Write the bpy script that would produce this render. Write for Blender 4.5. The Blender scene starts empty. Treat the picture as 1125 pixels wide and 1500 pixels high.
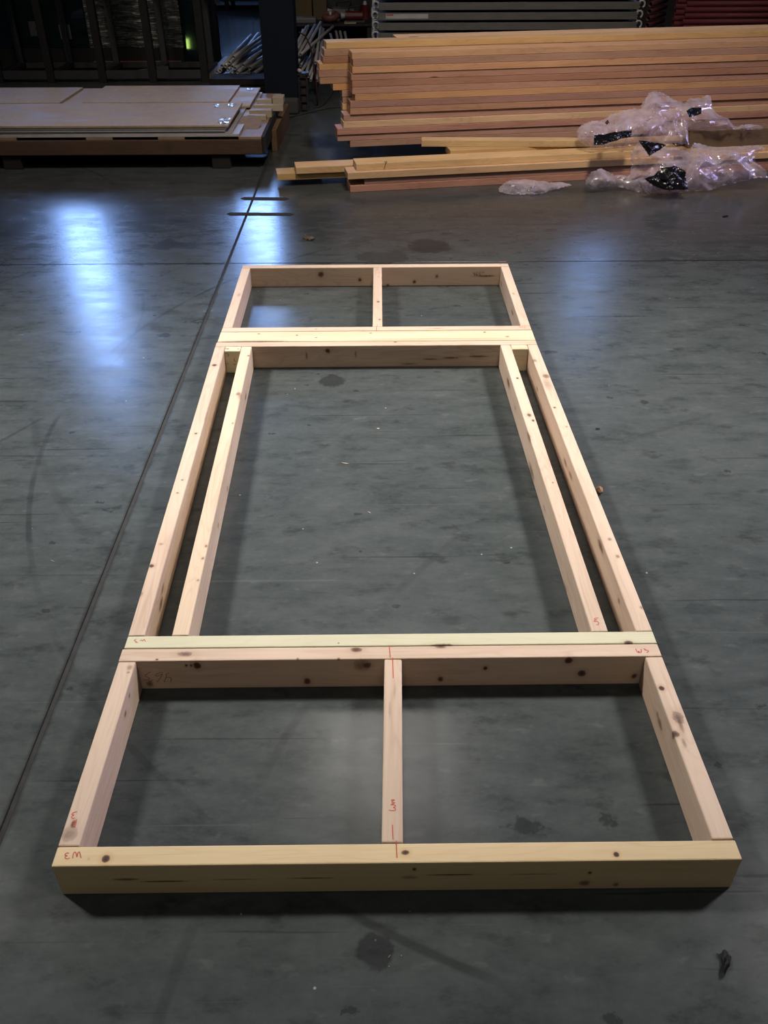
import bpy, bmesh, math, random
from mathutils import Vector, Matrix, noise, Euler
import numpy as np
random.seed(7)
S = bpy.context.scene
COL = S.collection
# ------------------------------------------------------------------ camera
FPX, PITCH, YAW, ROLL = 1242.522, 0.628225, 0.0086272, -0.0030821
CAM = Vector((0.585556, -0.830691, 1.443103))
fw = Vector((math.sin(YAW)*math.cos(PITCH), math.cos(YAW)*math.cos(PITCH), -math.sin(PITCH)))
rt = Vector((math.cos(YAW), -math.sin(YAW), 0)); up = rt.cross(fw)
R_ = math.cos(ROLL)*rt + math.sin(ROLL)*up
U_ = -math.sin(ROLL)*rt + math.cos(ROLL)*up
cd = bpy.data.cameras.new('camera'); cam = bpy.data.objects.new('camera', cd); COL.objects.link(cam)
M3 = Matrix((R_, U_, -fw)).transposed()
cam.matrix_world = Matrix.Translation(CAM) @ M3.to_4x4()
cd.sensor_fit = 'VERTICAL'; cd.sensor_height = 36; cd.lens = FPX/1500*36
cd.clip_start = .02; cd.clip_end = 200
S.camera = cam
def at(px, py, z=None, Y=None, X=None):
    "the world point on a real plane (height z, depth Y or side X) measured at a pixel of the photograph"
    D = fw + R_*((px-562.5)/FPX) - U_*((py-750)/FPX)
    if Y is not None: t = (Y-CAM.y)/D.y
    elif X is not None: t = (X-CAM.x)/D.x
    else: t = ((z or 0)-CAM.z)/D.z
    return CAM + D*t
# ------------------------------------------------------------------ world, lights, exposure
S.view_settings.view_transform = 'Standard'; S.view_settings.look = 'None'
S.view_settings.gamma = 1; S.view_settings.use_curve_mapping = False
S.view_settings.exposure = 0.0
w = bpy.data.worlds.new('world'); S.world = w; w.use_nodes = True
w.node_tree.nodes['Background'].inputs[0].default_value = (.55, .62, .75, 1)
w.node_tree.nodes['Background'].inputs[1].default_value = .05
def area(name, loc, aim, sx, sy, power, col, spread=180):
    l = bpy.data.lights.new(name, 'AREA'); l.shape = 'RECTANGLE'; l.size = sx; l.size_y = sy
    l.energy = power; l.color = col; l.spread = math.radians(spread)
    o = bpy.data.objects.new(name, l); COL.objects.link(o); o.location = loc
    o.rotation_euler = (Vector(aim)-Vector(loc)).to_track_quat('-Z', 'Y').to_euler()
    return o
area('high_bay_light_left', (-4.9, 3.4, 6.4), (-.1, 1.6, 0), .7, 1.2, 36, (1, .95, .88), 30)
area('high_bay_light_right', (6.1, 3.4, 6.4), (1.3, 1.6, 0), .7, 1.2, 34, (1, .95, .89), 30)
area('high_bay_light_middle', (.6, 5.4, 6.4), (.6, 2.0, 0), 1.4, 1.4, 9, (1, .94, .88), 45)
area('panel_fill_light', (-2.4, 2.0, 5.8), (-1.4, 6.2, .2), .8, .8, 24, (1, .86, .72), 90)  # added warm fill that brightens the panel stack
area('near_fill_light', (.4, -3.8, 6.0), (.6, 1.6, 0), 1.6, 1.6, 11, (1, .93, .84), 80)  # weak fill added high behind the camera to lift the front faces
area('side_daylight', (7.6, 4.6, 2.6), (1.0, 2.0, .1), 2.2, 2.6, 60, (.60, .55, 1.0), 80)
area('lumber_fill_light', (1.5, 1.2, 5.6), (1.8, 5.1, 0.2), .8, .8, 48, (1, .84, .70), 70)  # added fill that brightens the lumber and the floor around it
# ------------------------------------------------------------------ material helpers
def srgb(r, g, b):
    f = lambda c: (c/255/12.92) if c/255 <= .04045 else ((c/255+.055)/1.055)**2.4
    return (f(r), f(g), f(b), 1)
class NT:
    def __init__(s, name):
        s.m = bpy.data.materials.new(name); s.m.use_nodes = True; s.t = s.m.node_tree
        s.b = s.t.nodes['Principled BSDF']
    def n(s, typ, **k):
        nd = s.t.nodes.new(typ)
        for a, v in k.items(): setattr(nd, a, v)
        return nd
    def set(s, sock, v):
        if hasattr(v, 'is_linked') or isinstance(v, bpy.types.NodeSocket): s.t.links.new(v, sock)
        else: sock.default_value = v
    def math(s, op, a, b=None, c=None, clamp=False):
        nd = s.n('ShaderNodeMath', operation=op, use_clamp=clamp); s.set(nd.inputs[0], a)
        if b is not None: s.set(nd.inputs[1], b)
        if c is not None: s.set(nd.inputs[2], c)
        return nd.outputs[0]
    def vm(s, op, a, b=None):
        nd = s.n('ShaderNodeVectorMath', operation=op); s.set(nd.inputs[0], a)
        if b is not None: s.set(nd.inputs[1], b)
        return nd.outputs['Value'] if op in ('LENGTH', 'DISTANCE', 'DOT_PRODUCT') else nd.outputs[0]
    def noise(s, vec, scale, detail=4, rough=.55, dist=0, w=None):
        nd = s.n('ShaderNodeTexNoise', noise_dimensions='4D' if w is not None else '3D')
        s.set(nd.inputs['Vector'], vec); nd.inputs['Scale'].default_value = scale
        nd.inputs['Detail'].default_value = detail; nd.inputs['Roughness'].default_value = rough
        nd.inputs['Distortion'].default_value = dist
        if w is not None: s.set(nd.inputs['W'], w)
        return nd.outputs['Fac']
    def rng(s, v, a, b, c=0, d=1, smooth=False):
        nd = s.n('ShaderNodeMapRange'); 
        if smooth: nd.interpolation_type = 'SMOOTHSTEP'
        s.set(nd.inputs[0], v)
        for i, x in enumerate((a, b, c, d)): nd.inputs[i+1].default_value = x
        return nd.outputs[0]
    def mix(s, f, a, b, mode='MIX'):
        nd = s.n('ShaderNodeMix', data_type='RGBA', blend_type=mode); s.set(nd.inputs[0], f)
        s.set(nd.inputs[6], a); s.set(nd.inputs[7], b); return nd.outputs[2]
    def scale(s, vec, v): return s.vm('MULTIPLY', vec, Vector(v))
    def obj(s): return s.n('ShaderNodeTexCoord').outputs['Object']
    def pos(s): return s.n('ShaderNodeNewGeometry').outputs['Position']
    def rnd(s): return s.n('ShaderNodeObjectInfo').outputs['Random']
    def bump(s, h, strength, dist=.002):
        nd = s.n('ShaderNodeBump'); nd.inputs['Strength'].default_value = strength
        nd.inputs['Distance'].default_value = dist; s.set(nd.inputs['Height'], h)
        s.t.links.new(nd.outputs[0], s.b.inputs['Normal'])
    def out(s, col=None, rough=None, metal=None, spec=None):
        if col is not None: s.set(s.b.inputs['Base Color'], col)
        if rough is not None: s.set(s.b.inputs['Roughness'], rough)
        if metal is not None: s.b.inputs['Metallic'].default_value = metal
        if spec is not None: s.b.inputs['Specular IOR Level'].default_value = spec
        return s.m
def plain(name, col, rough=.6, metal=0, var=.25, sc=12, bump=0):
    t = NT(name); n = t.noise(t.obj(), sc, 4)
    c = tuple(x*(1-var) for x in col[:3])+(1,); d = tuple(min(1, x*(1+var)) for x in col[:3])+(1,)
    m = t.out(t.mix(n, c, d), t.rng(n, .3, .7, rough-.08, rough+.08), metal)
    if bump: t.bump(n, bump)
    return m
def wood(name, base, dark, knots=(), grain=1.0, rough=.62, blotch=None, vary=.0):
    "sawn softwood; knots: (local point, radii, strength) spots of darker wood"
    t = NT(name); o = t.obj(); r = t.math('MULTIPLY', t.rnd(), 37.0)
    v = t.scale(o, (1.1, 9, 9)); fig = t.noise(v, 1.6, 2, .5, .4, r)          # broad cathedral figure
    rings = t.math('ABSOLUTE', t.math('SINE', t.math('MULTIPLY', fig, 46)))
    rings = t.rng(rings, .0, .8, 1, 0, True)
    fib = t.noise(t.scale(o, (3.5, 150, 150)), 1.0, 3, .6, 0, r)
    col = t.mix(t.math('MULTIPLY', rings, .30*grain), base, dark)
    col = t.mix(t.rng(fib, .35, .75, 0, .42*grain), col, dark)
    pale = tuple(min(1, x*1.22) for x in base[:3])+(1,)
    big = t.noise(t.scale(o, (1.4, 5, 5)), 1.3, 2, .5, 0, r)
    col = t.mix(t.rng(big, .42, .68, 0, .65), col, pale)
    if blotch: col = t.mix(t.rng(t.noise(t.scale(o, (2.2, 14, 14)), 1.2, 3, .6, 0, t.math('ADD', r, 5)), .52, .62, 0, blotch[1]), col, blotch[0])
    if vary:
        hv = t.n('ShaderNodeHueSaturation'); t.set(hv.inputs['Color'], col)
        t.set(hv.inputs['Value'], t.rng(t.rnd(), 0, 1, 1-vary, 1+vary)); 
        t.set(hv.inputs['Hue'], t.rng(t.math('FRACT', t.math('MULTIPLY', t.rnd(), 7.3)), 0, 1, .488, .512))
        t.set(hv.inputs['Saturation'], t.rng(t.math('FRACT', t.math('MULTIPLY', t.rnd(), 13.7)), 0, 1, .85, 1.1))
        col = hv.outputs[0]
        # scattered knots
        vo = t.n('ShaderNodeTexVoronoi', voronoi_dimensions='4D'); t.set(vo.inputs['Vector'], t.scale(o, (2.6, 9, 9))); t.set(vo.inputs['W'], r); vo.inputs['Scale'].default_value = 1
        col = t.mix(t.rng(vo.outputs['Distance'], .07, .13, .8, 0, True), col, (.06, .025, .012, 1))
    wob = t.math('MULTIPLY', t.math('SUBTRACT', t.noise(o, 90, 2), .5), .7)
    for p, rad, st in knots:
        d = t.vm('LENGTH', t.vm('MULTIPLY', t.vm('SUBTRACT', o, Vector(p)), Vector([1/max(q, 1e-4) for q in rad])))
        d = t.math('ADD', d, wob)
        col = t.mix(t.rng(d, .9, 2.6, .42*st, 0, True), col, dark)
        col = t.mix(t.rng(d, .8, 1.2, .95*st, 0, True), col, (.075, .032, .018, 1))
        if max(rad[:2]) > .004: col = t.mix(t.rng(d, .3, .8, .9*st, 0, True), col, (.035, .018, .012, 1))
    t.bump(t.math('ADD', fib, t.math('MULTIPLY', rings, .3)), .25, .0015)
    return t.out(col, rough, spec=.25)
YEL = (.53, .415, .245, 1); YELD = (.42, .25, .09, 1)
PNK = (.475, .365, .275, 1); PNKD = (.33, .205, .135, 1)
GRN = (.47, .445, .315, 1); GRND = (.36, .32, .18, 1)
CRM = (.50, .41, .275, 1); CRMD = (.40, .27, .13, 1)
# ------------------------------------------------------------------ mesh helpers
def mesh_obj(name, bm, mat=None, parent=None, smooth=False):
    me = bpy.data.meshes.new(name); bm.to_mesh(me); bm.free()
    if mat: me.materials.append(mat)
    if smooth: me.shade_smooth()
    o = bpy.data.objects.new(name, me); COL.objects.link(o)
    if parent: o.parent = parent
    return o
def thing(name, label, cat, loc=(0, 0, 0), rz=0, group=None):
    o = bpy.data.objects.new(name, None); o['kind'] = 'thing'; COL.objects.link(o); o.empty_display_size = .1
    o.location = loc; o.rotation_euler = (0, 0, rz); return tag(o, label, cat, group)
def tag(o, label, cat, group=None):
    o['kind'] = 'thing'
    o['label'] = label; o['category'] = cat
    if group: o['group'] = group
    return o
def structure(o): o['kind'] = 'structure'; return o
def add_box(bm, lo, hi, bev=0, seg=1, m=None):
    lo, hi = Vector(lo), Vector(hi); g = bmesh.ops.create_cube(bm, size=1)
    vs = g['verts']; s = hi-lo; c = (hi+lo)/2
    for v in vs: v.co = Vector((v.co.x*s.x, v.co.y*s.y, v.co.z*s.z))+c
    if bev:
        es = list({e for v in vs for e in v.link_edges})
        r = bmesh.ops.bevel(bm, geom=es, offset=bev, segments=seg, profile=.5, affect='EDGES')
        vs = list({v for f in r['faces'] for v in f.verts} | {v for v in vs if v.is_valid})
    if m: bmesh.ops.transform(bm, matrix=m, verts=vs)
    return vs
def box(name, lo, hi, mat, parent=None, bev=0, seg=1):
    bm = bmesh.new(); add_box(bm, lo, hi, bev, seg); return mesh_obj(name, bm, mat, parent)
def add_tube(bm, pts, r, n=10, caps=True, hollow=0):
    pts = [Vector(p) for p in pts]; rings = []
    rr = r if isinstance(r, (list, tuple)) else [r]*len(pts)
    ref = None
    for i, p in enumerate(pts):
        d = (pts[min(i+1, len(pts)-1)]-pts[max(i-1, 0)]).normalized()
        a = Vector((0, 0, 1)) if abs(d.z) < .9 else Vector((1, 0, 0))
        x = d.cross(a).normalized() if ref is None else (ref - d*ref.dot(d)).normalized()
        ref = x; y = d.cross(x)
        rings.append([bm.verts.new(p+(x*math.cos(k*2*math.pi/n)+y*math.sin(k*2*math.pi/n))*rr[i]) for k in range(n)])
    for a, b in zip(rings, rings[1:]):
        for k in range(n): bm.faces.new((a[k], a[(k+1) % n], b[(k+1) % n], b[k]))
    if caps:
        if hollow:
            for ring, q, sgn in ((rings[0], pts[0], 1), (rings[-1], pts[-1], -1)):
                d = (pts[1]-pts[0]).normalized() if sgn == 1 else (pts[-1]-pts[-2]).normalized()
                inn = [bm.verts.new(q+(v.co-q)*hollow) for v in ring]
                dp = [bm.verts.new(q+(v.co-q)*hollow+d*sgn*r*3) for v in ring]
                for k in range(n):
                    bm.faces.new((ring[k], ring[(k+1) % n], inn[(k+1) % n], inn[k]))
                    bm.faces.new((inn[k], inn[(k+1) % n], dp[(k+1) % n], dp[k]))
                bm.faces.new(dp)
        else:
            bm.faces.new(rings[0]); bm.faces.new(rings[-1])
def tube(name, pts, r, mat, parent=None, n=10, hollow=0, smooth=True):
    bm = bmesh.new(); add_tube(bm, pts, r, n, hollow=hollow); bmesh.ops.recalc_face_normals(bm, faces=bm.faces)
    o = mesh_obj(name, bm, mat, parent, False)
    if smooth:
        for p in o.data.polygons: p.use_smooth = len(p.vertices) == 4
    return o
# ------------------------------------------------------------------ the room
def concrete():
    t = NT('polished_concrete'); p = t.pos()
    n1 = t.noise(p, 1.1, 6, .6); n2 = t.noise(t.scale(p, (3.2, 7, 1)), 1.7, 8, .76, 0); n3 = t.noise(p, 42, 4, .6)
    n4 = t.noise(t.scale(p, (2.2, 4.5, 1)), 2.1, 6, .7, .1)
    col = t.mix(t.rng(n1, .3, .7), (.032, .038, .0385, 1), (.051, .059, .058, 1))
    col = t.mix(t.rng(n2, .40, .72, 0, .62), col, (.080, .088, .088, 1))
    col = t.mix(t.rng(n2, .44, .28, 0, .65), col, (.022, .025, .026, 1))
    col = t.mix(t.rng(n4, .60, .70, 0, .5, True), col, (.022, .022, .022, 1))
    col = t.mix(t.rng(n3, .50, .78, 0, .25), col, (.085, .085, .08, 1))
    # oil drips and dark spots
    def spots(sc, thr, amt, c, q=0):
        vo = t.n('ShaderNodeTexVoronoi'); t.set(vo.inputs['Vector'], t.vm('ADD', t.scale(p, (1, 1.6, 1)), t.scale(t.vm('MULTIPLY', t.n('ShaderNodeTexNoise').outputs['Color'], Vector((.1, .1, 0))), (1, 1, 0))))
        vo.inputs['Scale'].default_value = sc
        wn = t.n('ShaderNodeTexWhiteNoise'); t.set(wn.inputs['Vector'], vo.outputs['Position'])
        big = t.math('MULTIPLY', t.math('GREATER_THAN', wn.outputs['Value'], .6), amt)
        d = t.math('ADD', vo.outputs['Distance'], t.math('MULTIPLY', t.math('SUBTRACT', t.noise(p, sc*7, 4, .65), .5), .42))
        return t.math('MULTIPLY', t.rng(d, thr*.75, thr*1.15, 1, 0, True), big), c
    for sc, thr, amt, c in ((3.2, .10, .6, (.016, .017, .017, 1)), (7.5, .09, .6, (.016, .017, .017, 1)), (1.1, .16, .5, (.016, .017, .017, 1))):
        f, cc = spots(sc, thr, amt, c); col = t.mix(f, col, cc)
    col = t.mix(t.rng(t.noise(t.scale(p, (1, 1.9, 1)), 7, 5, .65), .56, .70, 0, .55, True), col, (.020, .021, .021, 1))
    col = t.mix(t.rng(t.noise(t.scale(p, (1, 2.2, 1)), 13, 4, .6), .60, .72, 0, .35, True), col, (.095, .10, .098, 1))
    # pale flecks
    vo = t.n('ShaderNodeTexVoronoi'); t.set(vo.inputs['Vector'], p); vo.inputs['Scale'].default_value = 19
    wn = t.n('ShaderNodeTexWhiteNoise'); t.set(wn.inputs['Vector'], vo.outputs['Position'])
    col = t.mix(t.math('MULTIPLY', t.rng(vo.outputs['Distance'], .03, .06, .8, 0), t.math('GREATER_THAN', wn.outputs['Value'], .82)), col, (.34, .33, .30, 1))
    # long fine scratches / tyre scuffs in two directions
    def scr(ang, sc, lo, amt, c):
        mp = t.n('ShaderNodeMapping'); t.set(mp.inputs['Vector'], p); mp.inputs['Rotation'].default_value = (0, 0, ang); mp.inputs['Scale'].default_value = sc
        return t.rng(t.noise(mp.outputs[0], 1, 3, .5, .35), lo, lo+.05, 0, amt, True), c
    for a in ((.16, (1.3, 45, 1), .67, .55, (.016, .017, .017, 1)), (-.9, (.8, 50, 1), .68, .55, (.016, .017, .017, 1)), (.5, (.9, 70, 1), .69, .35, (.095, .1, .095, 1)), (-.22, (1.1, 90, 1), .69, .35, (.09, .095, .09, 1))):
        f, c = scr(*a); col = t.mix(f, col, c)
    # arcs left by a turning forklift
    for cx, cy, R, wd, amt in ((1.55, 1.75, 2.06, .012, .55), (1.1, 2.2, 1.75, .02, .3), (-2.4, 3.9, 1.55, .012, .45), (-1.9, 2.4, 1.5, .01, .4), (2.7, -.6, 2.5, .015, .3)):
        d = t.math('ABSOLUTE', t.math('SUBTRACT', t.vm('DISTANCE', p, Vector((cx, cy, 0))), R))
        f = t.math('MULTIPLY', t.rng(d, wd*.3, wd, amt, 0, True), t.rng(t.noise(p, 2.3, 3), .42, .58, 0, 1))
        col = t.mix(f, col, (.016, .017, .017, 1))
    sx = t.n('ShaderNodeSeparateXYZ'); t.set(sx.inputs[0], p)
    dj = t.math('ABSOLUTE', t.math('ADD', sx.outputs[0], .137)); dj = t.math('ADD', dj, t.math('MULTIPLY', t.math('SUBTRACT', t.noise(p, 9, 4), .5), .02))
    col = t.mix(t.rng(dj, .004, .017, .75, 0, True), col, (.018, .018, .017, 1))
    dk_ = t.math('ABSOLUTE', t.math('SUBTRACT', sx.outputs[1], 3.222)); col = t.mix(t.rng(dk_, .003, .010, .9, 0, True), col, (.016, .016, .016, 1))
    # one broad oil stain in front
    for q, r_ in (((.575, -.105, 0), .032), ((.42, 1.98, 0), .05), ((.86, 3.45, 0), .11)):
        d = t.math('ADD', t.vm('DISTANCE', p, Vector(q)), t.math('MULTIPLY', t.math('SUBTRACT', t.noise(p, 30, 3), .5), r_*1.1))
        col = t.mix(t.rng(d, r_*.8, r_*1.1, .6, 0, True), col, (.010, .010, .011, 1))
    rough = t.rng(t.math('ADD', t.math('MULTIPLY', n2, .6), t.math('MULTIPLY', n4, .5)), .35, .75, .15, .29)
    t.bump(t.math('ADD', t.math('MULTIPLY', n2, .4), t.math('MULTIPLY', n3, .12)), .12, .003)
    return t.out(col, rough, spec=.17)
CONC = concrete()
DARKJ = plain('joint_grime', (.018, .017, .016), .9)
FILL = plain('grey_joint_filler', (.012, .011, .011), .85, var=.4, sc=30); xs_ = [0, -.137, 5.9]
floor = structure(box('floor', (-9.5, -6.5, -.14), (9.5, 16.5, -.012), DARKJ))
for k_ in (1, 2): box('joint_filler', (xs_[k_]-.0058, -6.4, -.0118), (xs_[k_]+.0058, 16.4, -.003), FILL, floor)
xs = [-9.5, -6.2, -.137, 5.9, 9.5]; ys = [-6.5, -2.8, 3.222, 9.25, 16.5]
for i in range(4):
    for j in range(4):
        gx0, gx1 = (.006 if i else 0), (.006 if i < 3 else 0)
        o = box('floor_slab', (xs[i]+gx0, ys[j]+.0024, -.0118), (xs[i+1]-gx1, ys[j+1]-.0024, 0), CONC, floor, .001)
WALLM = plain('painted_block_wall', (.05, .055, .06), .9, bump=.2)
CEILM = plain('ceiling_deck', (.035, .037, .04), .9)
WX0, WX1, WY0, WY1, WZ = -9.5, 9.5, -6.5, 16.5, 8.4
wins = [(-5.75, -4.98, 1.6, 7.6), (-2.10, -1.14, 1.9, 5.8), (4.55, 5.5, 4.2, 6.6)]
# back wall with openings for the three tall windows
bm = bmesh.new(); cur = WX0
for x0, x1, z0, z1 in wins:
    add_box(bm, (cur, WY1, 0), (x0, WY1+.2, WZ)); add_box(bm, (x0, WY1, 0), (x1, WY1+.2, z0)); add_box(bm, (x0, WY1, z1), (x1, WY1+.2, WZ)); cur = x1
add_box(bm, (cur, WY1, 0), (WX1, WY1+.2, WZ))
structure(mesh_obj('wall_back', bm, WALLM))
structure(box('wall_left', (WX0-.2, WY0, 0), (WX0, WY1, WZ), WALLM))
structure(box('wall_right', (WX1, WY0, 0), (WX1+.2, WY1, WZ), WALLM))
structure(box('wall_front', (WX0, WY0-.2, 0), (WX1, WY0, WZ), WALLM))
structure(box('ceiling', (WX0, WY0, WZ), (WX1, WY1, WZ+.2), CEILM))
def emit(name, col, st):
    t = NT(name); t.b.inputs['Base Color'].default_value = (0, 0, 0, 1)
    t.b.inputs['Emission Color'].default_value = col; t.b.inputs['Emission Strength'].default_value = st; return t.m
FRM = plain('window_frame_paint', (.04, .04, .045), .5)
for k, ((x0, x1, z0, z1), st) in enumerate(zip(wins, (34, 27, 6))):
    bm = bmesh.new()
    for a, b in (((x0, z0), (x1, z0+.05)), ((x0, z1-.05), (x1, z1)), ((x0, z0), (x0+.05, z1)), ((x1-.05, z0), (x1, z1)), ((x0, (z0+z1)/2-.02), (x1, (z0+z1)/2+.02))):
        add_box(bm, (a[0], WY1+.02, a[1]), (b[0], WY1+.1, b[1]))
    wo = structure(mesh_obj('window_%d' % (k+1), bm, FRM))
    box('pane', (x0+.01, WY1+.11, z0+.01), (x1-.01, WY1+.12, z1-.01), emit('daylit_pane_%d' % k, (.27, .47, 1, 1), st), wo)
# ------------------------------------------------------------------ the stud frame on the floor
T, H = .0381, .0889; MW = {}
frame = thing('stud_frame', 'large nailed timber wall frame with window opening lying flat on the concrete floor', 'wall frame', (0, 0, 0))
def board_mesh(L, W, Hh, bev=.0028, seed=0):
    bm = bmesh.new(); add_box(bm, (0, -W/2, 0), (L, W/2, Hh), bev, 2)
    return bm
def board(name, p, q, W, Hh, z, matf, parent=None, knots_px=(), **kw):
    "a board from p to q (centre line on plan), knots given as (px, py, plane, radius px, stretch, strength)"
    p, q = Vector((p[0], p[1], z)), Vector((q[0], q[1], z)); d = q-p; L = d.length; a = math.atan2(d.y, d.x)
    mw = Matrix.Translation(p) @ Matrix.Rotation(a, 4, 'Z'); inv = mw.inverted(); ks = []
    for kx, ky, pl, r, stretch, st in knots_px:
        P = at(kx, ky, **pl); sc = (P-CAM).dot(fw)/FPX; l = inv @ P
        rr = r*sc
        ks.append((l, (rr*stretch, rr*(1.0 if 'z' in pl else 1.2), rr*1.3 if 'z' not in pl else rr*1.6), st))
    m = matf(ks) if callable(matf) else matf
    o = mesh_obj(name, board_mesh(L, W, Hh), m, parent); o.location = p; o.rotation_euler = (0, 0, a); MW[o.name] = mw
    return o
def wm(base, dark, **k):
    def f(ks):
        wm.i = getattr(wm, 'i', 0)+1
        return wood('sawn_timber_%d' % wm.i, base, dark, ks, **k)
    return f
TOP = dict(z=H)
B = {}
XL, XR = .0157, 1.2134
B['front'] = board('bottom_plate', (XL, T/2+.0), (XR, T/2-.001), T, H, 0, wm(YEL, YELD, grain=.7), frame,
    [(155, 1258, TOP, 6, 1, 1), (594, 1249, TOP, 4, 1.4, .9), (903, 1252, TOP, 4, 1, 1), (130, 1258, TOP, 2, 1, .2),
     (607, 1273, dict(Y=0), 3, 1, .8), (864, 1278, dict(Y=0), 3, 1, .8), (902, 1295, dict(Y=0), 4, 1, .5), (856, 1293, dict(Y=0), 5, 1.6, .5),
     (185, 1288, dict(Y=0), 2.2, 9, .55), (240, 1291, dict(Y=0), 1.4, 24, .75), (345, 1288, dict(Y=0), 1.2, 30, .35), (455, 1286, dict(Y=0), 1.3, 26, .6), (660, 1281, dict(Y=0), 1.4, 26, .7), (600, 1285, dict(Y=0), 3, 4, .3), (780, 1280, dict(Y=0), 1.3, 30, .35)])
YI = .4853
B['pink'] = board('top_plate', (.0149-.001, .5234-T/2), (1.2077, .5234-T/2+.001), T, H, 0, wm(PNK, PNKD), frame,
    [(271, 958, TOP, 5, 2.1, .55), (522, 952, TOP, 4.5, 1.9, .8), (165, 961, TOP, 1.5, 1, .4), (496, 965, TOP, 2, 1, .7), (436, 965, TOP, 1.6, 1, .7), (230, 966, TOP, 1.5, 1.4, .9),
     (645, 947, TOP, 4, 2, .6), (289, 975, dict(Y=YI), 5, 1.1, 1), (273, 975, dict(Y=YI), 2, 1, 1), (280, 975, dict(Y=YI), 2, 1, .9), (450, 998, dict(Y=YI), 5, 1, .8), (538, 975, dict(Y=YI), 4, 1.5, .9), (530, 975, dict(Y=YI), 9, 1.4, .4),
     (711, 979, dict(Y=YI), 3, 1.1, 1), (833, 968, dict(Y=YI), 5, 1.2, .9), (852, 987, dict(Y=YI), 5, 1.2, .9), (645, 995, dict(Y=YI), 4, 1, .8), (929, 991, dict(Y=YI), 4, 1, .8), (219, 1002, dict(Y=YI), 5, 1, .5)])
B['green'] = board('sill_plate', (.0167, .564-T/2-.0005), (1.2077, .564-T/2+.0005), T, H, 0, wm(GRN, GRND, grain=.6), frame,
    [(648, 946, TOP, 4, 5, .8), (921, 942, TOP, 5, 1.3, .9), (712, 947, TOP, 2, 4, .6), (496, 942, TOP, 1.2, 1, .8), (880, 944, TOP, 2, 10, .3)])
B['mid'] = board('head_plate', (-.0157, 2.1267-T/2), (1.1841, 2.1267-T/2), T, H, 0, wm(PNK, PNKD, grain=1.3), frame,
    [(480, 514, dict(Y=2.0886), 2.6, 1.2, .9), (449, 521, dict(Y=2.0886), 4, .35, .45), (521, 519, dict(Y=2.0886), 4, .35, .4), (579, 501, TOP, 1.6, 1.6, .7), (660, 524, dict(Y=2.0886), 1.2, 10, .6), (630, 526, dict(Y=2.0886), 1.2, 9, .5), (700, 522, dict(Y=2.0886), 1.2, 12, .6), (600, 533, dict(Y=2.0886), 1, 12, .4)])
B['head'] = board('header_beam', (-.0135, 2.1745), (1.1840, 2.1745), .0895, H, 0, wm(CRM, CRMD, grain=.5, blotch=((.45, .44, .33, 1), .6)), frame,
    [(379, 489, TOP, 1.3, 1.4, .9), (435, 491, TOP, 1.3, 1.4, .9), (463, 494.5, TOP, 1, 2, .7), (543, 488, TOP, 1.2, 1.5, .9), (710, 486.5, TOP, 1.3, 1.3, 1), (743, 493, TOP, 1.3, 2.2, .9), (370, 500, TOP, 2.2, 22, .5), (650, 496.5, TOP, 2, 60, .22)])
B['cp'] = board('cripple_plate', (-.0126, 2.2596-T/2+.0008), (1.1836, 2.2596-T/2+.0012), T, H, 0, wm(PNK, PNKD), frame,
    [(533, 484.8, TOP, 1, 1.8, .9), (463, 482, TOP, 1, 1.3, .8), (640, 481, TOP, 1.2, 8, .4)])
B['far'] = board('top_plate', (-.0190, 2.9483-T/2), (1.1857, 2.9483-T/2+.002), T, H, 0, wm(PNK, PNKD), frame,
    [(470, 402, dict(Y=2.9102), 3.2, 1.3, .8), (527, 410, dict(Y=2.9102), 2, 1.2, .8), (607, 413, dict(Y=2.9102), 2, 1.2, .8), (640, 405, dict(Y=2.9102), 2, 1.2, .6), (712, 404.5, dict(Y=2.9102), 1, 13, .8), (555, 386, TOP, 1.2, 1.5, .9), (720, 386, TOP, 1, 14, .4), (568, 418, dict(Y=2.9102), 1.6, 1.2, .8)])
g_ = .0012
def stud(name, x0, y0, x1, y1, knots, base=PNK, dark=PNKD, **k):
    return board(name, (x0, y0+g_), (x1, y1-g_), T, H, 0, wm(base, dark, **k), frame, knots)
h2 = T/2
xi = XL+.0000+T
B['nl'] = stud('end_stud', XL+h2, T, .0149+h2, YI, [(101, 1222, TOP, 12, 1, .35), (160, 1110, TOP, 2.2, .8, .5), (107, 1207, TOP, 3, 2, .7), (190, 978, TOP, 4, 1.3, .3), (188, 985, TOP, 2, 1, .5), (184, 1046, dict(X=xi), 3, 2, .6), (190, 1019, dict(X=xi), 2.5, 1.6, .5)])
B['nc'] = stud('cripple_stud', .5878+h2-.001, T, .5968+h2, YI, [(571, 1040, TOP, 2, 9, .15), (578, 1010, TOP, 2, 12, .12)], grain=.8)
B['nr'] = stud('end_stud', 1.2115-h2, T, 1.2077-h2, YI, [(969, 1008, TOP, 4, 1.1, 1), (993, 1051, TOP, 8, 1.5, .6), (989, 1075, TOP, 6, 1, .8), (997, 1062, TOP, 3, 5, .4), (1002, 1088, TOP, 3, 3, .3), (963, 1048, dict(X=1.17), 3, 2, .5), (966, 1060, dict(X=1.17), 5, 2.2, .5), (1030, 1185, dict(X=1.17), 4, 3, .35)], grain=1.2)
B['ml'] = stud('king_stud', .0167+h2, .564, -.0157+h2, 2.0886, [(314, 535, TOP, 3.4, 1, .9), (222, 829, TOP, 4, 1, .85), (236, 797, TOP, 3, .9, .3), (205, 870, TOP, 4, 1.5, .4), (287, 635, TOP, 2, 1, .9), (267, 703, TOP, 1.6, 1, .8), (260, 722, TOP, 2, 1, .6), (303, 610, TOP, 3, 6, .2), (235, 885, dict(X=.05), 5, 3, .6), (276, 738, dict(X=.035), 3, 3, .5), (238, 862, dict(X=.05), 3, 4, .4)])
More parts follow.
